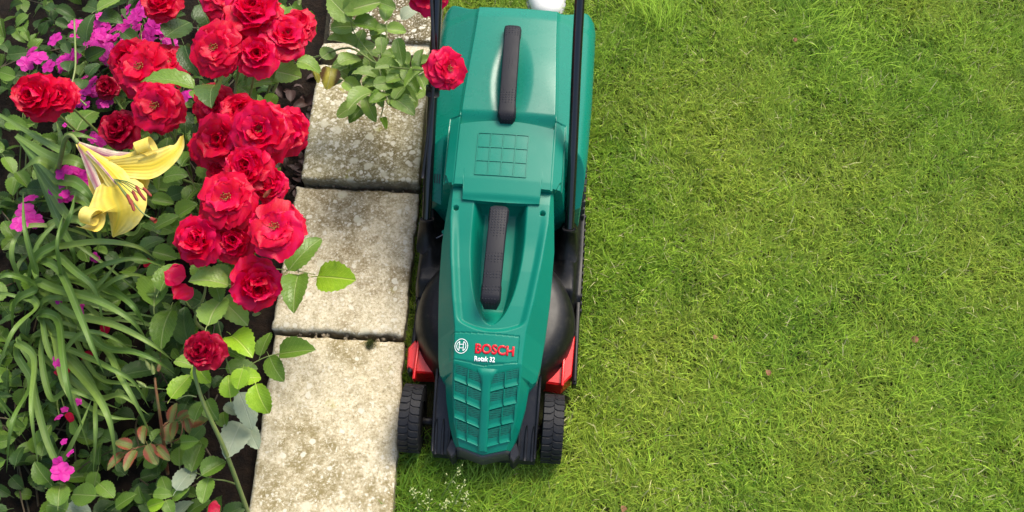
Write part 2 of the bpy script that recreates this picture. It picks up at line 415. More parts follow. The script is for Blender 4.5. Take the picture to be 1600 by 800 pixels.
def q4(z, *p): return [spot(a, b, z) for a, b in p]
bl, br = spot(388, 800, zA), spot(613, 800, zA)
tlA, trA = spot(429, 523, zA), spot(632, 536, zA)
k_ = 1.9
o = slab([tlA, trA, trA+(br-trA)*k_, tlA+(bl-tlA)*k_], zA, sA, 2.3); tag(o, 'pale clean slab nearest the bottom of the photograph')
o = slab(q4(zB, (463, 291), (654, 302), (630, 524), (424, 513)), zB, sB, 5.1, chip=.003); tag(o, 'pale slab in the middle of the row with a brown stain')
o = slab(q4(zC, (497, 100), (668, 104), (654, 285), (470, 278)), zC, sC, 8.7); tag(o, 'slab spotted with white and ochre lichen')
o = slab(q4(.058, (506, 66), (672, 68), (667, 86), (500, 84)), .058, sB, 3.9, thick=.05, chip=.003); tag(o, 'thin pale strip of stone under rose leaves')
tlD, trD = spot(519, 0, zD), spot(693, -4, zD); blD, brD = spot(511, 58, zD), spot(684, 84, zD)
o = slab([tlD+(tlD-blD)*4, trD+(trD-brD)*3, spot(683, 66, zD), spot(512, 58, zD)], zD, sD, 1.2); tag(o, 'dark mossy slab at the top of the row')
# crumbs of mortar in the open joint
cr = [mkmesh('mortar_crumb', *rbox_geo(.012, .010, .008, .45, 1), M['crumb'], False) for _ in range(1)][0]
for i in range(34):
    px = random.uniform(446, 628); o = link('mortar_crumb', cr, path)
    o.location = spot(px, 523+6*(px-446)/180+random.uniform(-4, 9), .036); o.rotation_euler = [random.uniform(0, 3) for _ in range(3)]
    s = random.uniform(.3, 1.1); o.scale = (s, s*random.uniform(.6, 1.4), s)
for i in range(26):
    px = random.uniform(480, 650); o = link('mortar_crumb', cr, path)
    o.location = spot(px, 286+7*(px-480)/170+random.uniform(-2, 8), .046); o.rotation_euler = [random.uniform(0, 3) for _ in range(3)]
    s = random.uniform(.3, .9); o.scale = (s, s, s)

# ------------------------------------------------------------------ grass blades
def blades(name, P, length, lean, width, colr, label, az=None, kind='stuff', bend=.5):
    n = len(P); az = rng.uniform(0, 2*np.pi, n) if az is None else az
    d = np.stack([np.cos(az), np.sin(az), np.zeros(n)], 1); side = np.stack([-np.sin(az), np.cos(az), np.zeros(n)], 1)
    tw = rng.uniform(-.6, .6, n)[:, None]; side = side + np.array([0, 0, 1.])*tw; side /= np.linalg.norm(side, axis=1)[:, None]
    lw = (length*np.sin(lean))[:, None]; lh = (length*np.cos(lean))[:, None]; up = np.array([0, 0, 1.])
    mid = P + d*lw*(.5-.16*bend) + up*lh*.62; tip = P + d*lw + up*lh*(1-.12*bend)
    hw = side*(width/2)[:, None]
    V = np.empty((n, 5, 3)); V[:, 0] = P-hw; V[:, 1] = P+hw; V[:, 2] = mid-hw*.85; V[:, 3] = mid+hw*.85; V[:, 4] = tip
    me = bpy.data.meshes.new(name); me.vertices.add(n*5); me.vertices.foreach_set('co', V.astype(np.float32).ravel())
    b = (np.arange(n)*5)[:, None]
    idx = np.concatenate([b+np.array([[0, 1, 3, 2]]), b+np.array([[2, 3, 4]])], 1).ravel()
    me.loops.add(n*7); me.loops.foreach_set('vertex_index', idx.astype(np.int32))
    me.polygons.add(n*2)
    st_ = (np.arange(n)*7)[:, None]+np.array([[0, 4]]); me.polygons.foreach_set('loop_start', st_.ravel().astype(np.int32))
    me.update(calc_edges=True); me.validate()
    ca = me.color_attributes.new('blade', 'FLOAT_COLOR', 'POINT')
    c = np.ones((n, 5, 4)); c[:, :, :3] = colr[:, None, :]; ca.data.foreach_set('color', c.astype(np.float32).ravel())
    me.materials.append(M['grass']); o = bpy.data.objects.new(name, me); col.objects.link(o)
    tag(o, label, kind=kind); return o
def vnoise(x, y, s, seed):
    return np.array([noise.noise((a*s+seed, b*s, seed)) for a, b in zip(x, y)])
G1 = np.array([.295, .47, .04]); G2 = np.array([.12, .26, .018]); G3 = np.array([.45, .51, .07]); ST = np.array([.70, .66, .32])
def grass_field(x0, x1, y0, y1, dens, name, label, keep, lenr=(.020, .046)):
    n = int((x1-x0)*(y1-y0)*dens); x = rng.uniform(x0, x1, n); y = rng.uniform(y0, y1, n)
    m = keep(x, y); x = x[m]; y = y[m]; n = len(x)
    gn = 90; gx = np.linspace(x0, x1, gn); gy = np.linspace(y0, y1, gn)
    def field(s, seed):
        g = np.array([[noise.noise((a*s+seed, b*s, seed)) for a in gx] for b in gy])
        u = (x-x0)/(x1-x0)*(gn-1.001); w_ = (y-y0)/(y1-y0)*(gn-1.001); i = u.astype(int); j = w_.astype(int); fu = u-i; fw = w_-j
        return (g[j, i]*(1-fu)+g[j, i+1]*fu)*(1-fw)+(g[j+1, i]*(1-fu)+g[j+1, i+1]*fu)*fw
    a1 = field(4, 1.3); a2 = field(9, 7.7); a3 = field(19, 4.2); dirn = field(7, 9.1)
    L_ = rng.uniform(lenr[0], lenr[1], n)*(1+.35*a2+.25*a3); lean = np.clip(rng.normal(1.0, .3, n)+.25*a3, .15, 1.45)
    az = dirn*7+rng.normal(0, 1.5, n)
    wd = rng.uniform(.0013, .0029, n)
    r = rng.uniform(0, 1, n); t = np.clip(.12+r*.9+.40*a2+.35*a3, 0, 1)[:, None]
    c = G2*(1-t)+G1*t; yel = np.clip(.24+.50*a1+.35*rng.normal(0, .5, n), 0, 1)[:, None]; c = c*(1-yel)+G3*yel
    s = (rng.uniform(0, 1, n) < .022+.03*np.clip(a3+.2, 0, 1))[:, None]; c = np.where(s, ST*rng.uniform(.6, 1.1, n)[:, None], c)
    c = c*rng.uniform(.55, 1.25, n)[:, None]
    z = rng.uniform(0, .006, n)
    return blades(name, np.stack([x, y, z], 1), L_, lean, wd, c, label, az)
def under_mower(x, y):
    a = R(4.43); X = x+.058; Y = y+.49; lx = X*math.cos(a)-Y*math.sin(a); ly = X*math.sin(a)+Y*math.cos(a)
    return (np.abs(lx) < .165) & (ly > .02) & (ly < .95)
grass_field(-.232, 1.5, -.72, .98, 78000, 'grass', 'short mown lawn grass filling the right of the scene', lambda x, y: ~under_mower(x, y))
grass_field(1.5, 2.2, -.72, .98, 22000, 'grass', 'lawn grass beyond the right border of the view', lambda x, y: x > 0, (.03, .05))
grass_field(-.23, 2.2, .98, 1.7, 22000, 'grass', 'lawn grass beyond the top of the view', lambda x, y: x > -1, (.03, .05))
grass_field(-.23, 2.2, -1.3, -.72, 16000, 'grass', 'lawn grass below the bottom of the view', lambda x, y: x > -1, (.03, .05))
# longer tufts left by the mower
def tuft(cx, cy, rad, n, ln, az0=None, spread=1.2, tint=G1, lean=1.0):
    c = spot(cx, cy, 0); p = np.stack([c.x+rng.normal(0, rad, n), c.y+rng.normal(0, rad, n), rng.uniform(0, .006, n)], 1)
    az = None if az0 is None else rng.normal(az0, spread, n)
    cc = np.clip(tint*rng.uniform(.6, 1.5, n)[:, None]+rng.uniform(0, .05, n)[:, None]*np.array([1, .6, .2]), 0, 1)
    return p, rng.uniform(ln*.5, ln, n), np.clip(rng.normal(lean, .2, n), .2, 1.45), rng.uniform(.0016, .0028, n), cc, az if az is not None else rng.uniform(0, 6.28, n)
T = [tuft(1035, 40, .03, 130, .10, 1.5, .5), tuft(1010, 15, .03, 100, .09, 2.0, .5), tuft(1290, 40, .05, 200, .09, .5, .9), tuft(1330, 90, .05, 160, .08, .3, .9, tint=G1*1.15),
     tuft(1210, 660, .06, 260, .06, 1.4, .8), tuft(1120, 600, .05, 160, .06, 1.8, .7), tuft(1430, 620, .05, 240, .06, .8, .9), tuft(1330, 560, .05, 200, .06, .8, .7), tuft(1000, 720, .04, 120, .06, 1.2, .9),
     tuft(1480, 720, .04, 90, .06), tuft(1180, 310, .06, 160, .05, 1.4, .9), tuft(1300, 400, .06, 160, .05), tuft(1480, 60, .06, 200, .07),
     tuft(660, 740, .045, 420, .075, .4, 1.0, tint=G2), tuft(720, 770, .05, 420, .08, .9, .8, tint=(G1+G2)/2), tuft(800, 760, .045, 300, .075, .9, .7, tint=(G1+G2)/2), tuft(640, 790, .035, 300, .08, .8, .9, tint=G2), tuft(860, 790, .04, 180, .06, .9, .7, tint=G1),
     tuft(640, 590, .015, 60, .05, 2.0, .6, tint=G2), tuft(656, 150, .01, 40, .05, tint=G2)]
blades('grass', np.concatenate([t[0] for t in T]), np.concatenate([t[1] for t in T]), np.concatenate([t[2] for t in T]), np.concatenate([t[3] for t in T]), np.concatenate([t[4] for t in T]),
       'longer grass tufts standing above the mown lawn and in front of the mower', np.concatenate([t[5] for t in T]))

# ------------------------------------------------------------------ lawn mower
MY = R(4.43); MO = Vector((-.058, -.49, 0))
mower = empty('lawn_mower', MO, -MY)
tag(mower, 'green and black electric lawn mower with grass box pushed along the stone edging', 'lawn mower')
# motor cover --------------------------------------------------------
WT = [(-.02, .050), (0, .053), (.012, .060), (.04, .070), (.08, .079), (.112, .083), (.130, .097), (.16, .103), (.22, .109), (.3, .114), (.38, .115), (.44, .110), (.5, .105)]
ZT = [(-.02, .112), (0, .132), (.03, .158), (.07, .193), (.11, .222), (.14, .241), (.19, .256), (.25, .272), (.32, .287), (.40, .300), (.46, .309), (.52, .312)]
RT = [(-.02, .044), (0, .047), (.04, .060), (.10, .066), (.15, .066), (.20, .069), (.26, .080), (.34, .091), (.42, .099), (.5, .100)]
cw_ = lambda y: lerp_tab(y, WT)
def xcov(s, y):
    a = abs(s); wd = cw_(y); r_ = min(lerp_tab(y, RT), wd*.97); x = lerp_tab(a, [(0, 0), (.84, r_), (1, wd)]); return x if s > 0 else -x
def zcover(x, y, detail=True):
    zt = lerp_tab(y, ZT); r = lerp_tab(y, RT); wd = cw_(y); a = abs(x)
    z = zt-.010*(a/max(r, .001))**2*(.6 if a < r else 0)
    if a > r: z = zt-.006-(a-r)*1.9*(1 if y > .12 else 1.4)
    elif a > r-.006: z -= .0  
    if not detail: return z
    # shallow bowl in front of the carrying handle, ends in an arc
    arc = .192+.9*x*x*5
    if y > arc and a < r:
        z -= .008*sm(arc, arc+.012, y)*(1-sm(.36, .47, y))*(1-sm(r-.018, r-.002, a))
    # deep hand recess, flat ended at the back, pointed at the front
    hw = .056*math.sqrt(max(0, 1-((y-.40)/.190)**2)) if y < .40 else .056
    if .205 < y < .475 and hw > 0:
        e = min(1-(a/hw if a < hw else 1), 1)
        dpt = sm(0, .45, e)*(1-sm(.452, .470, y))*sm(.205, .26, y)
        z -= .050*dpt
    # badge seam
    bx = x+.008; yt = .190; yb_ = .142-.010*(1-min(1, abs(bx)/.064))
    if abs(bx) < .0665 and yb_-.0015 < y < yt+.0015:
        ed = min(.0665-abs(bx), yt+.0015-y, y-yb_+.0015)
        if ed < .0022: z -= .0018
    # screw holes
    for hx in (-.090, .086):
        d = math.hypot(x-hx, y-.441)
        if d < .0052: z -= .012
    return z
def zc2(x, y):
    z = zcover(x, y)
    return z
yf_c = lambda s: -.012+.014*abs(s)**1.1
yb_c = lambda s: .50
cover = heightfield('motor_cover', cw_, yf_c, yb_c, zc2, 190, 400, lambda x, y: max(.075, zcover(x, y, False)-.035-.03*sm(.1, .3, y)), M['green'], mower, xcov)

# vents: four rows by two columns on either side of the spine
def vent_cell(xa, xb, ya, yb, skew):
    """scoop: perforated plate sinks towards the front, a smooth lip rises back"""
    v = []; f = []
    nu, nv = 5, 9
    def pt(u, t):
        x = xa+(xb-xa)*u; y = yb+(ya-yb)*t + skew*(abs(x)-.03)
        return x, y
    for j in range(nv):
        t = j/(nv-1)
        for i in range(nu):
            u = i/(nu-1); x, y = pt(u, t); lift = .0035*math.sin(min(1, t/.62)*math.pi/2)*(1-max(0, (t-.62)/.38)) 
            edge = .0
            v.append((x, y, zcover(x, y, False)+.0012+lift))
    fa = grid_faces(nu, nv); return v, fa
rows = 4; y_hi, y_lo = .122, .004
for sgn in (-1, 1):
    for r_ in range(rows):
        yb0 = y_hi-(y_hi-y_lo)*r_/rows; ya0 = yb0-(y_hi-y_lo)/rows+.004
        for c_ in range(2):
            ym = (yb0+ya0)/2+.012; wid = lerp_tab(ym, RT)-.004
            inner = .0085; m_ = inner+(wid-inner)*.52
            xa, xb = (inner, m_-.0012) if c_ == 0 else (m_+.0012, wid)
            xa *= sgn; xb *= sgn
            nu, nv = 7, 12; vm, fm, vl = [], [], []
            def P_(u, t, dz):
                x = xa+(xb-xa)*u; y = yb0+(ya0-yb0)*t+.30*(abs(x)-.03)
                return (x, y, zcover(x, y, False)+dz)
            # raised rim, perforated plate and lip
            tl_ = .62
            pl = [P_(i/(nu-1), t*tl_, .0042-.0052*t+(.0004)) for t in [j/6 for j in range(7)] for i in range(nu)]
            vp = mob('vent_mesh', pl, grid_faces(nu, 7), M['vent'], mower)
            lp = [P_(i/(nu-1), tl_+(1-tl_)*t, -.0006+.0036*t*t) for t in [j/4 for j in range(5)] for i in range(nu)]
            # side rim facing the spine
            rim = []
            for t in [j/10 for j in range(11)]:
                zz = .0052; p1 = P_(0, t, zz); p0 = P_(-.05, t, zz); rim += [p0, p1, P_(0, t, .0002)]
            gl = (lp, grid_faces(nu, 5)); gr = (rim, grid_faces(3, 11))
            rim2 = []
            for t in [j/10 for j in range(11)]: rim2 += [P_(1, t, .0002), P_(1.0, t, .0048), P_(1.06, t, .0046), P_(1.07, t, .0)]
            rowr = [P_(i/(nu-1), 1+q, zz) for q, zz in ((0, .0030), (.03, .0046), (.09, .0046)) for i in range(nu)]
            mob('vent_louvre', *join(gl, gr, (rim2, grid_faces(4, 11)), (rowr, grid_faces(nu, 3))), M['green'], mower)
# spine standing between the vents
v = []
for j in range(30):
    y = -.008+.135*j/29; hw = .0085+.010*sm(.10, .127, y)
    for dx, dz in ((-1.12, .0), (-1, .0052), (-.5, .0064), (.5, .0064), (1, .0052), (1.12, .0)):
        x = dx*hw; v.append((x, y, zcover(x, y, False)+dz*(1-sm(.118, .128, y))))
mob('vent_spine', v, grid_faces(6, 30), M['green'], mower)

# badge writing, laid on the curved cover
def text_on(s, cx, cy, height, width, mat, name, bold=.0, lift=.0011, lift_h=.0006):
    cu = bpy.data.curves.new(name, 'FONT'); cu.body = s; cu.size = 1; cu.offset = bold; cu.align_x = 'LEFT'; cu.resolution_u = 3
    o = bpy.data.objects.new(name, cu); me = bpy.data.meshes.new_from_object(o); bpy.data.objects.remove(o)
    co = np.array([q.co[:] for q in me.vertices]); mn = co.min(0); mx = co.max(0)
    bm = bmesh.new(); bm.from_mesh(me); bmesh.ops.subdivide_edges(bm, edges=[e for e in bm.edges if e.calc_length() > .2], cuts=1)
    r = bmesh.ops.extrude_face_region(bm, geom=bm.faces[:])
    top = set(e for e in r['geom'] if isinstance(e, bmesh.types.BMVert))
    for q in bm.verts:
        x = cx+(q.co.x-mn[0])/(mx[0]-mn[0])*width; y = cy+(q.co.y-mn[1])/(mx[1]-mn[1])*height
        q.co = (x, y, zcover(x, y, False)+(lift+lift_h if q in top else lift-.001))
    bmesh.ops.recalc_face_normals(bm, faces=bm.faces[:])
    bm.to_mesh(me); bm.free(); me.materials.clear(); me.materials.append(mat)
    me.name = name; return link(name, me, mower)
text_on('BOSCH', -.026, .152, .0185, .076, M['red_print'], 'brand_lettering', .035)
text_on('Rotak 32', -.026, .1375, .0095, .040, M['white_print'], 'model_lettering', .03)
def flat_shape(polys, cx, cy):
    v = []; f = []
    for pl, fc in polys:
        o = len(v)
        v += [(cx+x, cy+y*1.06, zcover(cx+x, cy+y, False)+.0014) for x, y in pl]; f += [tuple(i+o for i in q) for q in fc]
    return v, f
def ring(r0, r1, a0=0, a1=360, n=40):
    pl = []
    for i in range(n+1):
        a = R(a0+(a1-a0)*i/n); pl += [(r0*math.cos(a), r0*math.sin(a)), (r1*math.cos(a), r1*math.sin(a))]
    return pl, [(2*i, 2*i+2, 2*i+3, 2*i+1) for i in range(n)]
def bar(x0, y0, x1, y1): return [(x0, y0), (x1, y0), (x1, y1), (x0, y1)], [(0, 1, 2, 3)]
lg = [ring(.0120, .0132), ring(.0084, .0096, 118, 242, 20), ring(.0084, .0096, -62, 62, 20), bar(-.0046, -.0085, -.0034, .0085), bar(.0034, -.0085, .0046, .0085),
      bar(-.0034, .0026, .0034, .0037), bar(-.0034, -.0037, .0034, -.0026)]
mob('logo', *flat_shape(lg, -.0535, .1645), M['white_print'], mower, False)

# carrying grips ---------------------------------------------------------
def grip(y0, y1, zf, wd, x0, x1, name='grip'):
    v = []; n = 26
    prof = [(-.5, -1.0), (-.51, -.45), (-.5, -.10), (-.47, -.02), (-.42, .0), (.0, .02), (.42, .0), (.47, -.02), (.5, -.10), (.51, -.45), (.5, -1.0)]
    for j in range(n):
        t = j/(n-1); y = y0+(y1-y0)*t; e = min(t, 1-t)*(y1-y0); x = x0+(x1-x0)*t
        k = 1 if e > .006 else math.sqrt(max(.02, 1-(1-e/.006)**2))
        flare = 1+.10*(e < .034)
        for a, b in prof: 
            aa = a*(flare if abs(a) > .5 else 1)
            v.append((x+aa*wd*(.6+.4*k), y, zf(t)+b*.026-.010*(1-k)))
    f = grid_faces(len(prof), n); f.append(tuple(range(len(prof)))[::-1]); f.append(tuple(range(len(v)-len(prof), len(v))))
    return mob(name, v, f, M['grip'], mower)
grip(.236, .442, lambda t: .303+.024*t+.008*math.sin(math.pi*t), .036, -.003, -.001)
# flap with moulded grid ------------------------------------------------
def zflap(x, y):
    a = abs(x); z = lerp_tab(y, [(.455, .3165), (.5, .327), (.63, .344)])-.004*(a/.1)**2
    if a > .099: z -= (a-.099)*.55+.003
    # side of a shallow groove where the wing meets the ridge
    if .0985 < a < .1005: z -= .0015
    z -= .004*(1-sm(.455, .470, y)) if a < .08 else 0
    return z
fy0 = lambda s: (.457-.0035*(1-(s*.119/.079)**2)) if abs(s)*.119 < .079 else (.486 if abs(s)*.119 < .103 else .492+.02*sm(.108, .119, abs(s)*.119))
fy1 = lambda s: (.630-1.2*(s*.119)**2*.9) if abs(s)*.119 < .098 else .640-.022*sm(.106, .119, abs(s)*.119)
heightfield('flap', lambda y: .119, fy0, fy1, zflap, 170, 60, lambda x, y: zflap(x, y)-.012, M['green'], mower)
gv = []
gx0, gx1, gy0, gy1 = -.057, .047, .507, .600
for i in range(5):
    x = gx0+(gx1-gx0)*i/4; gv.append(([(x-.0009, gy0), (x+.0009, gy0), (x+.0009, gy1), (x-.0009, gy1)]))
for i in range(4):
    y = gy0+(gy1-gy0)*i/3; 
    for q in range(8):
        xa = gx0+(gx1-gx0)*q/8; xb = gx0+(gx1-gx0)*(q+1)/8; gv.append([(xa, y-.0009), (xb, y-.0009), (xb, y+.0009), (xa, y+.0009)])
mob('grid_rib', *join(*[prism([(a, b) for a, b in q], .30, lambda x, y: zflap(x, y)+.0020) for q in gv]), M['green_gloss'], mower, False)
tl_geo = None
for i in range(4):
    for j in range(3):
        x0, x1 = gx0+(gx1-gx0)*i/4+.0014, gx0+(gx1-gx0)*(i+1)/4-.0014; y0, y1 = gy0+(gy1-gy0)*j/3+.0014, gy0+(gy1-gy0)*(j+1)/3-.0014
        n = 5; v = []
        for b in range(n):
            for a in range(n):
                x = x0+(x1-x0)*a/(n-1); y = y0+(y1-y0)*b/(n-1); e = (1-(2*a/(n-1)-1)**2)*(1-(2*b/(n-1)-1)**2)
                v.append((x, y, zflap(x, y)+.0004+.0001*e))
        mob('grid_pane', v, grid_faces(n, n), M['green_gloss'], mower)
SLOTS = [-.1535, -.1485, -.1435, -.1385, .1290, .1340]
# grass box --------------------------------------------------------------
BW = [(.49, .160), (.52, .166), (.6, .173), (.75, .177), (.95, .178), (.968, .175), (.980, .168), (.990, .155)]
YBX = lambda x: .940+.046*sm(.085, .172, abs(x))
def xbox(s, y):
    r_ = .100-.012*sm(.6, .95, y); a = abs(s); wd = lerp_tab(y, BW)
    x = lerp_tab(a, [(0, 0), (.52, r_-.0013), (.545, r_+.0013), (.66, .1215), (.68, .1235), (1, wd)]); return x if s > 0 else -x
def zbox(x, y, x_=None):
    a = abs(x); wd = lerp_tab(y, BW); r = .100-.012*sm(.6, .95, y)
    z = .340+.010*sm(.6, .8, y)-.004*(a/.1)**2
    if a > r: z -= (a-r)*.55+.004*sm(0, .004, a-r)
    if abs(a-r) < .0012: z -= .0022
    e = wd-a
    if e < .022: z -= .026*(1-math.sqrt(max(0, 1-(1-e/.022)**2)))
    eb = YBX(x)-y; z -= .006*sm(.90, .94, y)
    if eb < .010: z -= .012*(1-math.sqrt(max(0, 1-(1-max(0, eb)/.010)**2)))
    if y < .66 and a < r: z -= .012*(1-sm(.628, .66, y))
    if y < .645 and a < .122: z = min(z, zflap(min(a, .1), y)-.006-max(0, a-.1)*.55)
    if a > .118: z = z*(1-sm(.118, .134, a))+min(z, .205+1.02*(y-.5))*sm(.118, .134, a)
    # hand recess below the grip
    ee = ((a-.0)/.048)**2+((y-.735)/.125)**2
    if ee < 1: z -= .009*(1-ee)**2
    # moulded vertical lines
    # slots near the front corners
    if y < .53: z -= .02*(1-sm(.5, .515, y))*0
    return z
heightfield('grass_box', lambda y: lerp_tab(y, BW), lambda s: .492+.018*abs(s)**3, lambda s: YBX(s*.172), zbox, 201, 300, .10, M['green_gloss'], mower, xbox)
# black strips paint the shade inside the slots; no openings are cut
for sx in SLOTS:
    g = prism([(sx-.0012, .533), (sx+.0012, .533), (sx+.0016, .547), (sx-.0006, .547)], .18, lambda x, y: zbox(x, y)+.0008)
    mob('slot', g[0], g[1], M['screw'], mower, False)
grip(.624, .872, lambda t: .364+.008*math.sin(math.pi*t)+.004*t, .034, -.002, -.007)
# deck --------------------------------------------------------------------
prof = [(.04, .165), (.10, .163), (.128, .160), (.143, .155), (.155, .144), (.163, .128), (.168, .108), (.172, .088), (.172, .045)]
v = []; n = 72
for r_, z in prof:
    for i in range(n): a = 2*math.pi*i/n; v.append((-.0+r_*math.cos(a)*1.0, .285+r_*math.sin(a), z))
mob('blade_housing', v, grid_faces(n, len(prof), closed=True), M['black'], mower)
def zdeck(x, y):
    z = .125-.03*(1-sm(.33, .36, y)); a = abs(x+.005)
    z -= .03*sm(.165, .178, a)
    z += .05*math.exp(-((a-.148)/.018)**2)*sm(.36, .49, y)
    return z
heightfield('rear_deck', lambda y: .180, lambda s: .33, lambda s: .60, zdeck, 90, 60, .045, M['black'], mower)
for sg, xo in ((-1, .006), (1, .0)):
    b = rbox_geo(.010, .40, .030, .3); x = sg*.176+xo
    mob('side_skirt', place(b[0], (x, .36, .070)), b[1], M['black'], mower)
    for k in range(14):
        c = rbox_geo(.005, .010, .026, .3, 1)
        mob('skirt_rib', place(c[0], (x+sg*.006, .33+k*.018, .072)), c[1], M['black'], mower)
# front fairing
FW = [(-.01, .100), (.0, .106), (.06, .107), (.10, .105), (.14, .098), (.20, .085)]
def zfair(x, y):
    a = abs(x); z = lerp_tab(y, [(-.01, .062), (.0, .075), (.03, .100), (.06, .120), (.10, .142), (.13, .158), (.2, .165)])
    z -= .10*max(0, (a-.085))*1.0
    return min(z, zcover(x*.9, max(y, -.005), False)-.004) if a < .07 else z
heightfield('front_fairing', lambda y: lerp_tab(y, FW), lambda s: -.004, lambda s: .19-.05*abs(s), zfair, 60, 60, .040, M['dkgrey'], mower)
for sg in (-1, 1):
    for k, xx in enumerate((.070, .084, .098)):
        pts = [(sg*xx, y, zfair(sg*xx, y)+.001) for y in (-.0035, .01, .025, .04, .055 - .0*k)]
        tube('rib', pts, [.0032, .0034, .0034, .003, .0012], M['dkgrey'], mower, 8)
    e_ = [(sg*.104, y, zfair(sg*.104, y)+.004) for y in (0, .03, .06, .09, .12, .145)]
    tube('fairing_rim', e_, .0028, M['dkgrey'], mower, 8)
# bumper
nb = 24; v = []
for i in range(nb+1):
    s = -1+2*i/nb; x = .053*s; y = -.012+.014*abs(s)**1.1; z = zcover(x, max(y, -.012), False)
    v += [(x, y+.010, z-.006), (x*1.02, y-.001, z-.006), (x*1.0, y-.004, z-.010), (x*1.0, y-.010, z-.042), (x, y+.01, z-.055)]
mob('bumper', v, grid_faces(5, nb+1), M['midgrey'], mower)
for sg in (-1, 1):
    b = prism([(sg*.052, .014), (sg*.054, -.010), (sg*.062, -.018), (sg*.074, -.002), (sg*.066, .02)][::sg], .045, lambda x, y: .104+.3*y, .003)
    mob('bumper_corner', b[0], b[1], M['dkgrey'], mower, False)
# red combs
for sg, xo in ((-1, -.007), (1, 0)):
    poly = [(.108, .160), (.150, .156), (.170, .178), (.173, .262), (.160, .30), (.140, .26)]
    pl = [(sg*x+xo, y if sg > 0 else .160+(y-.156)*.50) for x, y in poly]
    if sg < 0: pl = pl[::-1]
    c = mob('lawn_comb', *prism(pl, .03, lambda x, y: .088+.05*(y-.2), .004), M['red_plastic'], mower, False)
    rb = rbox_geo(.006, .085, .022, .35)
    mob('comb_rib', place(rb[0], (sg*.151+xo, .193 if sg > 0 else .184, .088)), rb[1], M['red_plastic'], mower)
    wl = rbox_geo(.004, .10, .05, .2)
    if sg > 0: mob('comb_edge', place(wl[0], (sg*.1765+xo, .215, .068)), wl[1], M['black'], mower)
# wheels
lug_me = None
def wheel(xc, y, rad, wd):
    wh = empty('wheel', (xc, y, rad), 0, mower); R_ = rad-.003
    pf = [(-.5, .55), (-.5, .90), (-.46, .965), (-.40, 1), (.40, 1), (.46, .965), (.5, .90), (.5, .55)]
    n = 48; v = []
    for a, b in pf:
        for i in range(n): an = 2*math.pi*i/n; v.append((a*wd, b*R_*math.cos(an), b*R_*math.sin(an)))
    mob('tyre', v, grid_faces(n, len(pf), closed=True), M['rubber'], wh)
    hub = [(-.5, .06), (-.52, .25), (-.44, .5), (-.42, .58), (.42, .58), (.44, .5), (.52, .25), (.5, .06)]; v = []
    for a, b in hub:
        for i in range(n): an = 2*math.pi*i/n; v.append((a*wd, b*R_*math.cos(an), b*R_*math.sin(an)))
    mob('hub', v, grid_faces(n, len(hub), closed=True), M['black'], wh)
    global lug_me
    if lug_me is None:
        g = []; h = .0026
        poly = [(-.0205, -.0052), (-.007, -.0052), (-.0002, -.0008), (-.0002, .0108), (-.006, .0076), (-.0205, .0076)]
        lug_me = mkmesh('tread_lug', *prism(poly, 0, h, .0008), M['rubber'], False)
    nl = 28
    for row in (0, 1):
        for i in range(nl):
            an = 2*math.pi*(i+.5*row)/nl; o = link('tread_lug', lug_me, wh)
            up = Vector((0, math.cos(an), math.sin(an))); tn = Vector((0, -math.sin(an), math.cos(an)))
            xax = Vector((1, 0, 0))
            if row: m = Matrix(((-1, 0, 0), (0, -tn.y, up.y), (0, -tn.z, up.z)))
            else: m = Matrix(((1, 0, 0), (0, -tn.y, up.y), (0, -tn.z, up.z)))
            m = m.to_4x4(); m.translation = up*(R_-.0006); o.matrix_local = m; 
    return wh
wheel(.1365, .066, .071, .0425); wheel(-.1525, .066, .071, .0425)
wheel(.160, .50, .060, .030) if False else None
for sg, x0, x1 in ((-1, -.136, -.098), (1, .100, .115)):
    tube('axle', [(x0, .062, .071), (x1, .062, .071)], .009, M['black'], mower)
    tube('axle_pin', [(x0+.004*sg, .062, .071), (x1, .062, .0712)], .003, M['wire'], mower)
# rear wheels, mostly hidden under the grass box
for xc in (-.168, .158):
    w2 = wheel(xc, .62, .078, .034)
# handle tubes
for sg, xb, xo in ((-1, -.162, 0), (1, .144, 0)):
    xt = -.149 if sg < 0 else .130
    pts = catmull([(xb, .452, .165), (xb, .485, .20), (xb+(xt-xb)*.35, .59, .325), (xt, .78, .55), (xt, 1.0, .81), (xt*1.0, 1.22, 1.05)], 5)
    tube('handle_tube', pts, .0102, M['tube'], mower, 16)
    v, f = tube_geo([(xb, .435, .125), (xb, .45, .165), (xb, .470, .186)], [.024, .019, .0148], 20)
    mob('tube_socket', v, f, M['black'], mower)
    v, f = tube_geo([(xb, .466, .180), (xb, .4725, .1885)], [.0158, .0152], 20)
    mob('socket_ring', v, f, M['dkgrey'], mower)
tube('handle_bar', catmull([(-.149, 1.22, 1.05), (-.12, 1.25, 1.08), (0, 1.255, 1.085), (.10, 1.25, 1.08), (.130, 1.22, 1.05)], 5), .0102, M['tube'], mower, 12)
# cable clipped along the left tube
tube('cable', catmull([(-.172, .53, .262), (-.160, .60, .352), (-.150, .66, .432), (-.152, .70, .48), (-.158, .76, .545), (-.163, .82, .618), (-.160, 1.0, .83)], 6), .0034, M['cable'], mower, 8)
cl = tube_geo([(-.155, .648, .392), (-.154, .660, .408)], .0145, 14); mob('cable_clip', cl[0], cl[1], M['black'], mower)
tube('pull_wire', catmull([(-.182, .475, .165), (-.165, .455, .150), (-.145, .447, .150), (-.120, .448, .175)], 5), .0016, M['wire'], mower, 6)
kb = tube_geo([(-.124, .449, .176), (-.112, .449, .19)], .0052, 12); mob('wire_knob', kb[0], kb[1], M['green'], mower)

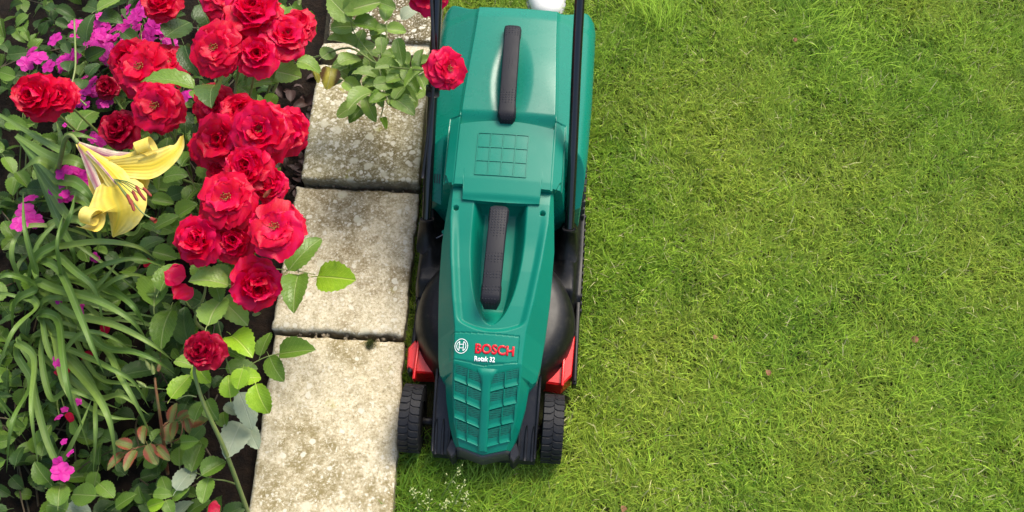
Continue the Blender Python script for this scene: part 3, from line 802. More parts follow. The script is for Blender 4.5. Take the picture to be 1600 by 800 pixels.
# ------------------------------------------------------------------ white shoe behind the grass box
sh = empty('shoe', Vector((spot(853, 24, .03).x, spot(853, 24, .03).y+.118, .0)), R(2)); sh.scale = (1.12, 1, 1); tag(sh, 'white shoe with its toe pointing at the back of the grass box', 'shoe')
v = []; sec = [(-.118, .006, .030), (-.112, .022, .042), (-.098, .034, .050), (-.07, .042, .056), (-.03, .045, .065), (.02, .041, .085), (.06, .037, .098), (.10, .036, .10), (.135, .032, .098), (.15, .018, .09)]
for y, hw, h in sec:
    for i in range(17):
        a = math.pi*(i/16); v.append((hw*math.cos(a), y+.0, .016+(h-.016)*math.sin(a)**.7))
mob('upper', v, grid_faces(17, len(sec)), M['shoe'], sh)
pl = [(hw+.004 if y > -.115 else hw+.002, y-.002) for y, hw, h in sec]; pl = pl+[(-x, y) for x, y in pl[::-1]]
mob('sole', *prism(pl, .002, .019, .002), M['sole'], sh)
for k in range(4):
    y = -.005+.022*k; hh = .078+.006*k
    tube('lace', catmull([(-.02, y, hh), (0, y+.006, hh+.008), (.02, y, hh)], 3), .0025, M['shoe'], sh, 6)

# ------------------------------------------------------------------ plants: shared meshes
def leaf_mesh(seed, mat, fold=.10, curl=.12, serr=.022, roundness=.55):
    rnd = random.Random(seed); v = []; nr = 17; cs = (-1, -.5, 0, .5, 1)
    for j in range(nr):
        t = j/(nr-1); y = t-.5
        wv = .5*(math.sin(math.pi*t**(.82)))**roundness*(1-.12*t) if 0 < t < 1 else .0
        if t > .82: wv *= 1-((t-.82)/.18)**2*.35
        ser = serr*(1 if j % 2 else -1)
        for c in cs:
            x = c*(wv+(ser if abs(c) == 1 and 0 < t < 1 else 0))
            z = fold*abs(x)*1.3-curl*(y+.1)**2*1.5+.014*math.sin(9*t+4*c+seed)*abs(c)+.02*rnd.uniform(-1, 1)*(abs(c) == 1)
            v.append((x, y, z))
    f = grid_faces(5, nr)
    # stalk
    sv, sf = tube_geo([(0, -.5, -.03), (0, -.60, -.035), (.01, -.70, -.06)], [.014, .013, .012], 4)
    v, f = join((v, f), (sv, sf))
    return mkmesh('leaf', v, f, mat)
LM = {}
for kname, m in L.items():
    LM[kname] = [leaf_mesh(i*3+1, m, fold=.16+.17*(i % 3), curl=.12+.26*(i % 2)) for i in range(4)]
def put_leaf(parent, px, py, z, ang, ln, wd, kind='mid', pitch=None, roll=None, name='leaf', world=None):
    p = Vector(world) if world is not None else spot(px, py, z); s = ppm(p)
    o = link(name, random.choice(LM[kind]), parent); o.location = p-parent.location
    o.rotation_euler = Euler((R(random.uniform(-26, 26)) if pitch is None else R(pitch), R(random.uniform(-22, 22)) if roll is None else R(roll), R(ang-90)), 'XYZ')
    l_ = ln/s; o.scale = (wd/s*1.08, l_*1.06, l_*.95); return o

# rose petals
def petal_mesh(kind, mat, seed):
    rnd = random.Random(seed); v = []; nu, nv = 11, 7; ph = rnd.uniform(0, 6)
    for j in range(nv):
        t = j/(nv-1)
        wv = .74*(math.sin(math.pi*(.08+.74*t)))**.75
        for i in range(nu):
            u = -1+2*i/(nu-1); x = wv*u; y = t*(1-.24*u*u*t)+(.035*math.cos(u*7+ph)+.03*math.cos(u*13+2*ph))*t**3
            if kind == 'outer': z = .20*t-.30*t*t+.10*u*u*(1-t)+(.07*math.sin(u*5+ph)+.055*math.sin(u*10+2*ph))*t**1.6
            elif kind == 'mid': z = .30*t+.16*u*u-.18*t*t*t+(.07*math.sin(u*4.5+ph)+.05*math.sin(u*9+2*ph))*t**1.6
            else: z = .15*t+.42*u*u*(.3+t); x *= .85; y -= .10*u*u
            v.append((x, y, z+.012*rnd.uniform(-1, 1)*t))
    return mkmesh('petal', v, grid_faces(nu, nv), mat)
PM = {}
for c in ('red', 'pink', 'dark'):
    PM[c] = {kd: [petal_mesh(kd, PT[c], s*7+len(kd)) for s in range(3)] for kd in ('outer', 'mid', 'inner')}
def rose_core(mat, open_):
    v = []; f = []
    if open_:      # boss of stamens seen in an open flower
        gs = []
        for i in range(16):
            a = i*2.4; r0 = .03+.012*(i % 5); gs.append(tube_geo([(0, 0, .0), (r0*1.2*math.cos(a)*1.2, r0*math.sin(a)*1.2, .16), (r0*2.1*math.cos(a), r0*2.1*math.sin(a), .25)], [.008, .006, .018], 5))
        v, f = join(*gs); return mkmesh('rose', v, f, M['stamen'])
    n = 44; 
    for j in range(3):
        for i in range(n):
            a = i*.42; r_ = (.025+.0055*i)*(1+.28*j/2); v.append((r_*math.cos(a), r_*math.sin(a), .08+.36*j/2-.0035*i*(j/2)))
    return mkmesh('rose', v, grid_faces(n, 3), mat)
CORE = {(c, o_): rose_core(PT[c], o_) for c in ('red', 'pink', 'dark') for o_ in (True, False)}
def rose(parent, px, py, rpx, z, colr='red', tilt=(0, 0), open_=True, dens=1.0, label=None):
    p = spot(px, py, z); s = ppm(p); rad = rpx/s*1.18
    o = link('rose', CORE[(colr, open_)], parent); o.location = p-parent.location; o.scale = (rad,)*3
    lean_cam = R(16)     # blooms face up, a little towards the light and the path
    o.rotation_euler = (lean_cam+R(tilt[1]+random.uniform(-9, 9)), R(tilt[0]+random.uniform(-9, 9)), random.uniform(0, 6.28)*0)
    spec = [('outer', 8, -6, .98, .0), ('outer', 7, 6, .86, .04), ('mid', 7, 16, .70, .06), ('mid', 6, 30, .54, .08), ('inner', 5, 50, .38, .06)]
    if not open_: spec = [('outer', 7, 0, .98, .0), ('mid', 7, 16, .86, .03), ('mid', 6, 42, .72, .05), ('inner', 5, 58, .62, .06), ('inner', 4, 68, .50, .06)]
    elif random.random() < .6: spec = [('outer', 8, -8, .98, .0), ('outer', 8, 0, .88, .03), ('outer', 7, 8, .72, .05), ('mid', 6, 14, .52, .06)]
    a0 = random.uniform(0, 6)
    for kd, n, el, sc, zz in spec:
        for i in range(n):
            c2 = colr
            if colr == 'red' and random.random() < .18: c2 = 'pink'
            if colr == 'pink' and random.random() < .35: c2 = 'red'
            me = random.choice(PM[c2][kd]); q = link('petal', me, o)
            a = a0+2*math.pi*(i+random.uniform(-.18, .18))/n; e = R(el+random.uniform(-12, 12)); sz = sc*random.uniform(.80, 1.10)
            q.matrix_local = Matrix.Translation((0, 0, zz+random.uniform(0, .02))) @ Matrix.Rotation(a, 4, 'Z') @ Matrix.Rotation(e, 4, 'X') @ Matrix.Rotation(R(random.uniform(-10, 10)), 4, 'Y') @ Matrix.Diagonal((sz*1.0, sz, sz*.9, 1))
        a0 += .5
    if label: o['label'] = label
    return o
def stem(parent, pts, r0, r1, mat='stem', name='stem', n=7):
    P = catmull([Vector(p)-parent.location for p in pts], 5); m = len(P)
    return tube(name, P, [r0+(r1-r0)*i/(m-1) for i in range(m)], M[mat], parent, n)
def thorns(parent, pts, cnt):
    pass
def S(*a): return [spot(*p) for p in a]

# ---- main rose bush -----------------------------------------------------
b1 = empty('rose_bush', spot(300, 330, 0)); tag(b1, 'large rose bush with a dense mass of bright red blooms beside the slabs', 'rose bush')
RS = [(205, 95, 32, .42, 'red', (-14, 6), False), (262, 100, 34, .42, 'red', (10, -8), True), (380, 178, 32, .49, 'red', (0, -10), False), (422, 288, 26, .49, 'pink', (14, 0), False), (318, 232, 26, .44, 'red', (-14, 6), True), (350, 268, 26, .46, 'red', (0, 0), False), (340, 350, 28, .48, 'red', (0, 0), True), (395, 345, 26, .49, 'red', (0, 0), True), (420, 50, 30, .50, 'pink', (6, 0), True), (465, 40, 26, .50, 'red', (10, -4), True), (380, 52, 26, .50, 'red', (0, -6), True),  # px, py, r, z, colour, tilt, open
 (338, 77, 39, .56, 'red', (0, 0), True), (403, 87, 31, .54, 'pink', (0, 2), False), (447, 58, 36, .53, 'pink', (14, -4), True), (398, 24, 46, .55, 'pink', (0, -6), False),
 (352, -2, 34, .53, 'red', (0, 0), True), (252, 4, 29, .48, 'red', (0, -6), False), (222, 108, 42, .44, 'red', (-8, 4), True), (246, 166, 40, .45, 'red', (0, 6), True),
 (189, 203, 31, .36, 'dark', (-6, 6), False), (338, 168, 34, .42, 'red', (0, 10), True), (345, 220, 42, .50, 'red', (-6, 4), True), (408, 204, 46, .53, 'pink', (2, 0), True),
 (450, 205, 33, .47, 'pink', (18, 4), False), (388, 262, 36, .52, 'pink', (6, 4), False), (357, 312, 45, .54, 'red', (0, 0), True), (431, 357, 43, .54, 'pink', (4, 0), True),
 (312, 376, 37, .50, 'pink', (-6, 6), False), (366, 376, 33, .49, 'red', (0, 10), False), (400, 444, 40, .46, 'pink', (26, 22), False), (95, 150, 26, .44, 'red', (-5, 0), True), (60, 152, 36, .44, 'red', (-5, 4), False),
 (168, 137, 18, .26, 'dark', (0, 0), False)]
base1 = spot(300, 330, 0)
for i, (px, py, r, z, c, tl, op) in enumerate(RS):
    rose(b1, px, py, r, z, c, tl, op)
    p = spot(px, py, z); mid = (base1*.35+p*.65); mid.z = p.z*.55
    stem(b1, [base1+Vector((random.uniform(-.08, .08), random.uniform(-.1, .1), 0)), mid, p-Vector((0, 0, .006))], .004, .0022)
# loose petals hanging below the cluster
for px, py, a, kd in ((290, 428, 200, 'outer'), (296, 448, 240, 'outer'), (285, 440, 160, 'mid')):
    q = link('petal', PM['pink'][kd][0], b1); q.location = spot(px, py, .42)-b1.location; q.scale = (.034,)*3; q.rotation_euler = (R(20), R(10), R(a-90))
LV1 = [ (262,124,176,76,40,.60,'mid'),(330,143,-78,58,46,.60,'dark'),(278,44,60,52,42,.44,'dark'),(297,93,-70,50,30,.46,'dark'),(137,42,72,42,32,.34,'dark'),(172,27,-20,38,26,.34,'dark'),
 (140,10,150,36,24,.33,'dark'),(172,4,20,44,26,.36,'light'),(132,184,80,52,46,.32,'mid'),(127,130,90,24,22,.3,'dark'),(145,107,60,24,22,.3,'dark'),(131,75,90,24,18,.3,'dark'),(105,75,120,22,16,.3,'dark'),
 (448,115,-22,48,40,.42,'light'),(484,102,-10,34,26,.38,'light'),(408,128,10,44,32,.42,'light'),(385,143,-30,36,28,.40,'mid'),(352,132,-110,40,28,.40,'mid'),(424,156,70,28,20,.38,'bright'),
 (322,28,-60,46,32,.46,'dark'),(432,18,60,36,24,.42,'light'),(462,22,-60,40,30,.36,'mid'),(485,35,-80,34,24,.34,'mid'),(261,230,95,32,32,.36,'mid'),(294,245,80,40,28,.40,'mid'),(272,273,0,38,30,.40,'mid'),
 (278,303,20,30,24,.33,'dark'),(301,300,60,34,24,.38,'mid'),(254,315,0,30,22,.38,'mid'),(292,328,30,34,28,.40,'mid'),(260,346,25,38,30,.40,'mid'),(320,262,100,36,26,.36,'mid'),(238,352,-40,34,26,.28,'dark'),
 (236,380,30,36,28,.30,'dark'),(258,398,-10,34,26,.30,'mid'),(425,282,-95,52,28,.44,'light'),(430,308,-80,30,18,.42,'bright'),(326,438,182,54,40,.46,'light'),(242,453,100,66,46,.34,'mid'),(263,430,70,50,34,.38,'mid'),
 (336,482,80,54,48,.42,'light'),(256,512,-95,60,42,.34,'mid'),(366,486,-40,52,38,.38,'light'),(288,508,100,56,36,.26,'dark'),(376,536,-48,54,44,.40,'bright'),(352,541,60,32,26,.33,'light'),(287,566,160,32,26,.36,'light'),
 (392,420,20,50,26,.36,'dark'),(350,430,-30,40,30,.40,'light'),(365,552,-30,40,28,.36,'mid'),(316,584,-60,34,28,.36,'bright'),(220,580,30,54,36,.22,'dark'),(378,575,10,44,30,.30,'mid'),(340,455,-70,30,24,.42,'mid'),
 (475,394,52,66,36,.28,'mid'),(461,453,-88,64,42,.28,'mid'),(524,434,-12,68,48,.28,'bright'),(110,100,100,30,24,.3,'dark'),(205,60,-40,36,22,.3,'dark'),(195,75,-30,40,12,.3,'dark'),(150,85,30,30,22,.28,'dark'),(180,90,10,30,22,.26,'dark'),
 (310,205,120,30,26,.4,'dark'),(290,190,-80,34,24,.36,'dark'),(300,465,-20,40,28,.3,'dark'),(225,240,140,36,26,.3,'dark'),(310,420,100,30,24,.36,'mid'),(230,300,0,30,24,.3,'dark'),(218,330,60,30,24,.26,'dark'),(245,420,60,34,28,.3,'mid')]
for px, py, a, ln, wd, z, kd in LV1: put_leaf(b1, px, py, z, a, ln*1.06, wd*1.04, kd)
stem(b1, S((290, 470, .30), (300, 482, .34), (316, 472, .40)), .0018, .0014)
stem(b1, S((325, 520, .2), (305, 500, .33), (318, 465, .40), (322, 445, .43)), .0035, .002)
stem(b1, S((372, 200, .45), (368, 140, .46), (373, 115, .50)), .003, .0022)
stem(b1, S((415, 418, .36), (438, 421, .27), (463, 423, .27), (492, 429, .27)), .0011, .0008)
stem(b1, S((463, 423, .27), (475, 412, .275)), .0009, .0007)
stem(b1, S((116, 30, .35), (118, 100, .36), (113, 140, .36), (135, 165, .34)), .0022, .0018)
stem(b1, S((330, 345, .3), (318, 330, .36), (303, 290, .38), (288, 268, .39), (270, 255, .37)), .0014, .0010)
# sepal buds
def bud(parent, px, py, z, ang, size=.012, mat='stem'):
    p = spot(px, py, z)-parent.location; d = Vector((math.cos(R(ang)), math.sin(R(ang)), .5)).normalized()
    v, f = tube_geo([p, p+d*size*.5, p+d*size*1.3, p+d*size*2.1], [.002, size*.42, size*.36, .0006], 8)
    return mob('bud', v, f, M[mat], parent)
bud(b1, 412, 308, .5, 40, .010, 'stem_red'); bud(b1, 467, 8, .4, 80, .011); bud(b1, 395, 492, .38, 0, .009)

# ---- low rose bush with the single dark bloom ---------------------------------
b2 = empty('rose_bush', spot(383, 795, .0)); tag(b2, 'leggy rose with a single dark crimson bloom and a long bare cane', 'rose bush')
rose(b2, 318, 549, 30, .44, 'dark', (0, 4), False)
stem(b2, S((392, 815, .03), (380, 780, .12), (350, 700, .26), (322, 640, .34), (308, 600, .38), (304, 575, .40), (316, 552, .43)), .0048, .0026, 'stem')
stem(b2, S((370, 757, .14), (352, 751, .18), (330, 748, .2), (305, 738, .2)), .0018, .0010)
stem(b2, S((307, 620, .37), (292, 618, .37), (275, 625, .36)), .0013, .001)
stem(b2, S((383, 575, .33), (400, 565, .30), (415, 558, .28), (437, 552, .27), (470, 545, .27)), .0011, .0008)
stem(b2, S((340, 500, .3), (352, 555, .36), (362, 585, .36), (372, 595, .35)), .0013, .001)
LV2 = [(375,592,-100,30,28,.38,'bright'),(414,536,90,46,25,.28,'mid'),(464,549,2,54,36,.28,'mid'),(430,576,-62,42,32,.27,'mid'),(388,590,20,38,32,.36,'bright'),(282,603,62,42,32,.36,'bright'),(358,604,100,32,30,.36,'bright'),
 (408,624,-72,46,40,.36,'bright'),(385,642,-60,56,34,.28,'grey'),(362,640,150,30,20,.27,'grey'),(366,684,-105,58,44,.24,'grey'),(394,682,-60,40,26,.22,'grey'),(330,640,-60,34,28,.26,'mid'),(310,640,80,32,24,.3,'mid'),
 (296,690,5,30,23,.25,'mid'),(302,655,20,32,24,.25,'red'),(280,712,100,36,26,.18,'mid'),(307,715,82,42,32,.20,'mid'),(334,731,42,38,32,.22,'mid'),(321,766,-92,38,28,.22,'mid'),(290,746,68,44,32,.20,'grey'),(257,757,120,30,22,.18,'mid'),
 (280,770,30,30,20,.2,'mid'),(254,772,0,28,18,.2,'mid'),(243,788,200,30,20,.2,'bright'),(264,793,-60,24,20,.2,'mid'),(285,796,70,40,30,.14,'grey'),(310,790,40,34,26,.12,'mid'),(340,790,110,40,28,.14,'dark'),(366,798,30,34,28,.1,'dark'),
 (130,773,172,48,36,.2,'mid'),(166,766,-40,34,26,.18,'mid'),(196,782,30,34,26,.16,'mid'),(92,772,100,36,34,.24,'mid'),(88,792,160,36,30,.2,'mid'),(122,795,0,34,26,.16,'grey'),(165,795,60,34,24,.12,'dark'),(255,718,60,34,28,.14,'dark'),(350,655,110,28,22,.24,'mid')]
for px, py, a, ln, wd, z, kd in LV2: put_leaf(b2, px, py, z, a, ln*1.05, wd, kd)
# ---- young shoot with reddish leaves ---------------------------------------------
b3 = empty('rose_shoot', spot(258, 720, 0)); tag(b3, 'young rose shoot with red edged leaves and a red stem', 'rose bush')
stem(b3, S((262, 740, .02), (257, 700, .16), (250, 650, .26), (244, 610, .30), (242, 590, .31)), .0036, .0022, 'stem_red')
stem(b3, S((256, 694, .17), (225, 697, .2), (204, 703, .21), (190, 708, .21)), .0015, .001, 'stem_red')
stem(b3, S((253, 668, .22), (272, 655, .25), (290, 652, .26)), .0015, .001, 'stem_red')
stem(b3, S((262, 692, .17), (280, 685, .2), (285, 665, .21), (278, 650, .21)), .0013, .0008, 'stem_red')
for px, py, a, ln, wd, z, kd in [(225,677,-78,30,16,.22,'red'),(193,694,170,24,18,.22,'red'),(203,719,-100,33,17,.22,'red'),(181,719,-120,32,14,.2,'red'),(238,710,-60,32,22,.22,'red'),(254,708,-40,28,16,.22,'red'),(272,645,80,28,14,.28,'red'),
    (289,650,25,24,14,.27,'red'),(293,665,-70,22,12,.26,'red'),(268,672,90,32,26,.2,'red'),(271,672,-90,26,12,.26,'red'),(246,680,70,24,14,.22,'mid'),(310,655,10,30,24,.24,'red'),(235,722,-20,30,20,.15,'mid')]:
    put_leaf(b3, px, py, z, a, ln*1.08, wd*1.05, kd)
for px, py, a in ((240, 585, 100), (247, 580, 75), (235, 578, 120), (228, 605, 150)): bud(b3, px, py, .31, a, .010, 'stem' if a > 90 else 'stem_red')

# ---- rose trailing over the path ----------------------------------------------------
b4 = empty('rose_bush', spot(500, 80, 0)); tag(b4, 'rose branch trailing over the slabs with one red bloom leaning on the mower handle', 'rose bush')
rose(b4, 699, 108, 32, .50, 'pink', (42, 10), True); rose(b4, 668, -16, 34, .46, 'red', (6, 0), False)
LV4 = [(530,12,130,46,30,.36,'mid'),(566,10,20,48,32,.36,'mid'),(535,41,178,34,26,.32,'mid'),(576,40,2,38,26,.34,'mid'),(592,46,10,26,18,.33,'mid'),(603,20,-92,32,18,.34,'mid'),(600,6,150,36,16,.36,'mid'),(620,46,4,26,17,.33,'light'),(535,66,172,38,23,.3,'mid'),
 (562,60,70,26,22,.3,'mid'),(573,72,30,24,18,.3,'mid'),(593,62,160,24,15,.31,'light'),(547,92,40,34,24,.3,'mid'),(513,83,50,24,20,.28,'mid'),(481,102,-20,34,22,.3,'light'),(492,112,-60,28,14,.28,'yellow'),(515,121,-95,30,25,.26,'yellow'),(535,104,-20,32,22,.24,'light'),(542,112,10,30,16,.24,'mid'),
 (572,116,182,34,22,.34,'mid'),(608,108,15,36,22,.36,'mid'),(625,80,-82,36,18,.38,'mid'),(597,82,0,24,12,.32,'mid'),(577,97,100,24,16,.3,'mid'),(610,90,10,24,16,.3,'light'),(632,92,-70,26,14,.36,'mid'),(658,90,82,28,13,.4,'mid'),(650,100,100,24,14,.38,'mid'),(664,96,20,22,14,.38,'mid'),
 (563,152,-128,44,30,.36,'mid'),(549,134,140,32,20,.32,'light'),(601,131,20,30,20,.36,'mid'),(580,128,-60,26,18,.3,'mid'),(622,145,-10,32,20,.34,'mid'),(630,163,-42,38,24,.36,'mid'),(662,133,-68,36,20,.36,'mid'),(647,122,-125,38,14,.40,'light'),(636,112,100,30,16,.36,'mid'),(618,122,30,28,16,.36,'light'),
 (541,172,-150,30,20,.3,'mid'),(578,170,-72,34,18,.3,'light'),(600,190,-72,24,9,.3,'bright'),(590,152,-60,26,14,.32,'light'),(555,180,-120,28,18,.28,'mid'),(610,150,-80,22,14,.3,'mid'),(640,20,40,26,18,.3,'grey'),(557,118,60,24,18,.26,'dark'),(525,130,20,20,14,.2,'dark')]
for px, py, a, ln, wd, z, kd in LV4: put_leaf(b4, px, py, z, a, ln*1.2, wd*1.22, 'spring' if kd == 'mid' and random.random() < .7 else kd)
for _ in range(34):
    px = random.gauss(605, 32); py = random.gauss(125, 26)
    if px > 655: continue
    put_leaf(b4, px, py, random.uniform(.24, .36), random.uniform(0, 360), random.uniform(24, 38), random.uniform(16, 24), random.choice(['spring', 'spring', 'mid', 'light']))
stem(b4, S((440, 95, .2), (490, 90, .26), (545, 75, .30), (590, 100, .34), (640, 108, .40), (672, 110, .46), (695, 110, .48)), .0026, .0014)
stem(b4, S((546, -20, .36), (547, 20, .345), (553, 50, .32), (575, 80, .32), (592, 103, .34)), .0013, .001)
stem(b4, S((604, 35, .34), (604, 62, .34), (594, 85, .34), (590, 103, .34)), .0011, .001)
stem(b4, S((592, 103, .34), (598, 135, .35), (600, 160, .35), (595, 182, .3)), .0014, .001)
bud(b4, 606, 156, .35, -80, .010, 'stem'); bud(b4, 586, 160, .33, -110, .008); bud(b4, 600, 150, .34, -60, .008, 'stem_red')

# ---- busy lizzies ------------------------------------------------------------------
def flower_mesh(mat, seed):
    rnd = random.Random(seed); v = []; f = []
    for k in range(5):
        a0 = 2*math.pi*k/5+.1*rnd.uniform(-1, 1); off = len(v)
        for j in range(5):
            t = j/4; wv = .44*math.sin(math.pi*(.08+.74*t))**.9
            for i in range(5):
                u = -1+2*i/4; x = wv*u; y = t*(1-.12*u*u)*(1-.10*(i == 2)*(j == 4)); z = .10*t-.12*t*t+.07*u*u+.03*(k % 2)+.02*rnd.uniform(-1, 1)
                c_, s_ = math.cos(a0), math.sin(a0); v.append((x*c_-y*s_, x*s_+y*c_, z))
        f += grid_faces(5, 5, off)
    return mkmesh('flower', v, f, mat)
FM = [flower_mesh(PT['magenta'], s) for s in range(3)]
def lizzie(name_label, cx, cy, fl, lf, z0=.10):
    pl = empty('busy_lizzie', spot(cx, cy, 0)); tag(pl, name_label, 'flowering plant', 'magenta busy lizzies under the roses')
    fl = list(fl)+[(f_[0]+random.gauss(0, 14), f_[1]+random.gauss(0, 12), f_[2]*random.uniform(.6, 1)) for f_ in fl*2 if cy < 320]
    for px, py, r in fl:
        o = link('flower', random.choice(FM), pl); p = spot(px, py, z0+.09+random.uniform(0, .08)); o.location = p-pl.location
        s = 1.35*r/ppm(p); o.scale = (s,)*3; o.rotation_euler = (R(random.uniform(-5, 40)), R(random.uniform(-28, 28)), random.uniform(0, 6))
        stem(pl, [pl.location+Vector((random.uniform(-.03, .03), random.uniform(-.03, .03), 0)), (pl.location+p)/2+Vector((0, 0, .02)), p-Vector((0, 0, .002))], .002, .001, 'stem')
    for _ in range(lf):
        px = cx+random.gauss(0, 34); py = cy+random.gauss(0, 28); put_leaf(pl, px, py, random.uniform(.05, z0+.02), random.uniform(0, 360), random.uniform(22, 34), random.uniform(12, 18), 'dark')
    return pl
lizzie('magenta busy lizzie directly below the topmost left roses', 225, 30, [(197,18,11),(210,30,10),(240,42,12),(222,60,13),(192,40,9),(180,58,8),(212,70,9),(235,55,10),(228,18,9),(175,48,9)], 22)
lizzie('magenta busy lizzie with pale buds left of the big red roses', 165, 60, [(163,44,12),(172,52,10),(150,64,13),(142,70,9),(160,82,11),(170,75,8),(155,40,9)], 22)
lizzie('busy lizzie with narrow magenta petals beside the upper left cane', 105, 95, [(108,90,12),(102,100,10),(98,108,8),(196,90,11),(190,97,10),(188,104,8)], 16)
lizzie('magenta busy lizzie between the dark petals and the left edge roses', 130, 145, [(150,140,12),(145,128,9),(118,150,10),(124,158,9),(160,160,9),(170,158,9),(285,130,8),(290,150,12),(268,68,9)], 22)
lizzie('magenta busy lizzie half hidden behind the yellow lily', 120, 270, [(122,268,12),(132,280,11),(114,266,8),(104,303,9),(100,312,8),(145,285,8),(150,212,8),(158,222,7),(122,204,8)], 18, .16)
lizzie('magenta busy lizzie at the lower left corner of the bed', 97, 740, [(97,738,14),(92,724,9),(110,708,6),(100,690,5)], 14)
lizzie('small magenta busy lizzie among the strap leaves', 100, 610, [(101,640,5),(122,628,5),(92,652,6),(92,568,7),(127,487,6),(148,402,7),(92,470,5),(90,560,7),(126,478,5)], 20, .14)
lizzie('magenta busy lizzie outside the left margin near the lily', 40, 330, [(40,330,12),(55,345,10),(30,350,11),(48,310,9),(60,90,12),(40,100,10),(50,80,9)], 16)
# fallen red petals in the bed
for px, py, lb in ((163, 522, 'dark red loose petal lying among the strap leaves'), (137, 548, 'curled red petal under the strap leaves near the left margin'), (97, 588, 'red petal at the left margin below the middle of the strap leaves'),
                   (228, 406, 'red petal in the foliage just below the lily'), (112, 645, 'red petal low in the bed left of the long hanging strap leaf'), (325, 796, 'red petal at the bottom edge beside the rose cane')):
    o = link('fallen_petal', random.choice(PM['red']['outer']+PM['dark']['mid'])); o.location = spot(px, py, .2); s = random.uniform(.014, .022); o.scale = (s, s, s)
    o.rotation_euler = (random.uniform(-.5, .5), random.uniform(-.5, .5), random.uniform(0, 6)); tag(o, lb, 'petal')

# ---- strap leaves ---------------------------------------------------------------
def ribbon(parent, pts, wmax, mat, name='leaf', fold=.25, prof=None, twist=0, nrm=None):
    P = catmull(pts, 6); n = len(P); v = []; cs = (-1, -.5, 0, .5, 1); uv = []
    for i, p in enumerate(P):
        t = i/(n-1); d = (P[min(i+1, n-1)]-P[max(i-1, 0)]).normalized()
        up = Vector(nrm) if nrm else Vector((0, -.25, 1))
        s = d.cross(up).normalized(); s = Matrix.Rotation(twist*t, 3, d) @ s; nn = s.cross(d).normalized()
        wd = wmax*(prof(t) if prof else min(1, (.35+2.2*t))*(1-t**2.6))
        for c in cs:
            v.append(p+s*wd*.5*c+nn*fold*wd*.5*(abs(c) if prof is None else c*c)-parent.location); uv.append(((c+1)/2, t))
    f = grid_faces(5, n); me = mkmesh(name, v, f, mat); ul = me.uv_layers.new(name='UVMap')
    for lp in me.loops: ul.data[lp.index].uv = uv[lp.vertex_index]
    return link(name, me, parent)
st1 = empty('daylily_clump', spot(70, 470, 0)); tag(st1, 'clump of long arching strap leaves at the left below the yellow lily', 'plant')
SL = [ ([(96,425,.30),(125,490,.38),(146,545,.38),(163,585,.34)],13),([(88,452,.28),(150,468,.40),(205,500,.40),(236,541,.32)],14),([(110,490,.26),(180,508,.36),(238,538,.36),(272,565,.30)],12),([(80,395,.26),(120,425,.36),(150,455,.36),(164,520,.30)],14),
 ([(120,432,.28),(170,412,.38),(220,405,.38),(272,424,.32)],10),([(150,455,.30),(185,435,.38),(215,430,.36),(247,441,.30)],9),([(165,450,.30),(200,470,.40),(220,495,.38),(232,520,.30)],11),([(160,540,.28),(210,550,.36),(245,564,.36),(276,586,.30)],10),
 ([(132,590,.24),(158,625,.34),(175,670,.34),(182,738,.26)],14),([(142,560,.26),(172,575,.36),(210,598,.34),(234,638,.28)],9),([(146,600,.2),(150,650,.30),(149,700,.28),(145,748,.18)],9),([(100,385,.30),(160,378,.40),(215,386,.40),(248,408,.32)],11),
 ([(90,380,.30),(110,340,.38),(118,300,.36)],14),([(92,500,.24),(100,560,.34),(110,620,.34),(135,680,.24)],13),([(85,520,.2),(98,590,.30),(120,640,.28),(140,705,.2)],12),([(160,540,.26),(190,590,.34),(218,640,.32),(240,690,.22)],11),
 ([(85,560,.22),(130,520,.30),(180,530,.30),(220,560,.22)],9),([(165,500,.24),(205,490,.32),(260,500,.30)],8),([(175,465,.28),(230,460,.36),(282,462,.32)],8),([(80,620,.2),(110,610,.28),(150,625,.26),(190,640,.2)],10),([(90,720,.18),(120,680,.26),(145,620,.28)],11),
 ([(150,620,.2),(190,618,.28),(235,650,.24)],11),([(95,440,.28),(90,380,.38),(100,330,.36)],10),([(110,480,.24),(160,440,.34),(190,400,.34)],12),([(120,620,.2),(170,650,.28),(215,655,.24)],10),([(60,430,.3),(40,360,.38),(36,300,.34)],12),([(60,480,.3),(20,520,.38),(-10,600,.3)],12),([(55,560,.26),(50,640,.34),(60,730,.26)],12),([(50,600,.2),(20,660,.3),(10,740,.2)],12),([(60,450,.3),(10,430,.38),(-30,460,.3)],12),([(150,585,.2),(200,600,.26),(270,610,.22)],8)]
for pts, wd in SL:
    p0 = spot(*pts[0]); root = st1.location+Vector((random.uniform(-.04, .04), random.uniform(-.12, .08), .01))
    ribbon(st1, [root, (root*.4+p0*.6)+Vector((0, 0, .05))]+[spot(*q) for q in pts], wd/800*1.12, M['strap'], 'leaf', .55)
for i in range(18):
    a = random.uniform(-1.9, 1.5); ln = random.uniform(.14, .30); root = st1.location+Vector((random.uniform(-.05, .12), random.uniform(-.22, .12), .01)); d = Vector((math.cos(a), math.sin(a), 0)); h = random.uniform(.10, .24)
    ribbon(st1, [root, root+d*ln*.3+Vector((0, 0, h)), root+d*ln*.75+Vector((0, 0, h*.95)), root+d*ln*1.1+Vector((0, 0, h*.4))], random.uniform(.008, .014), M['strap'], 'leaf', .3)

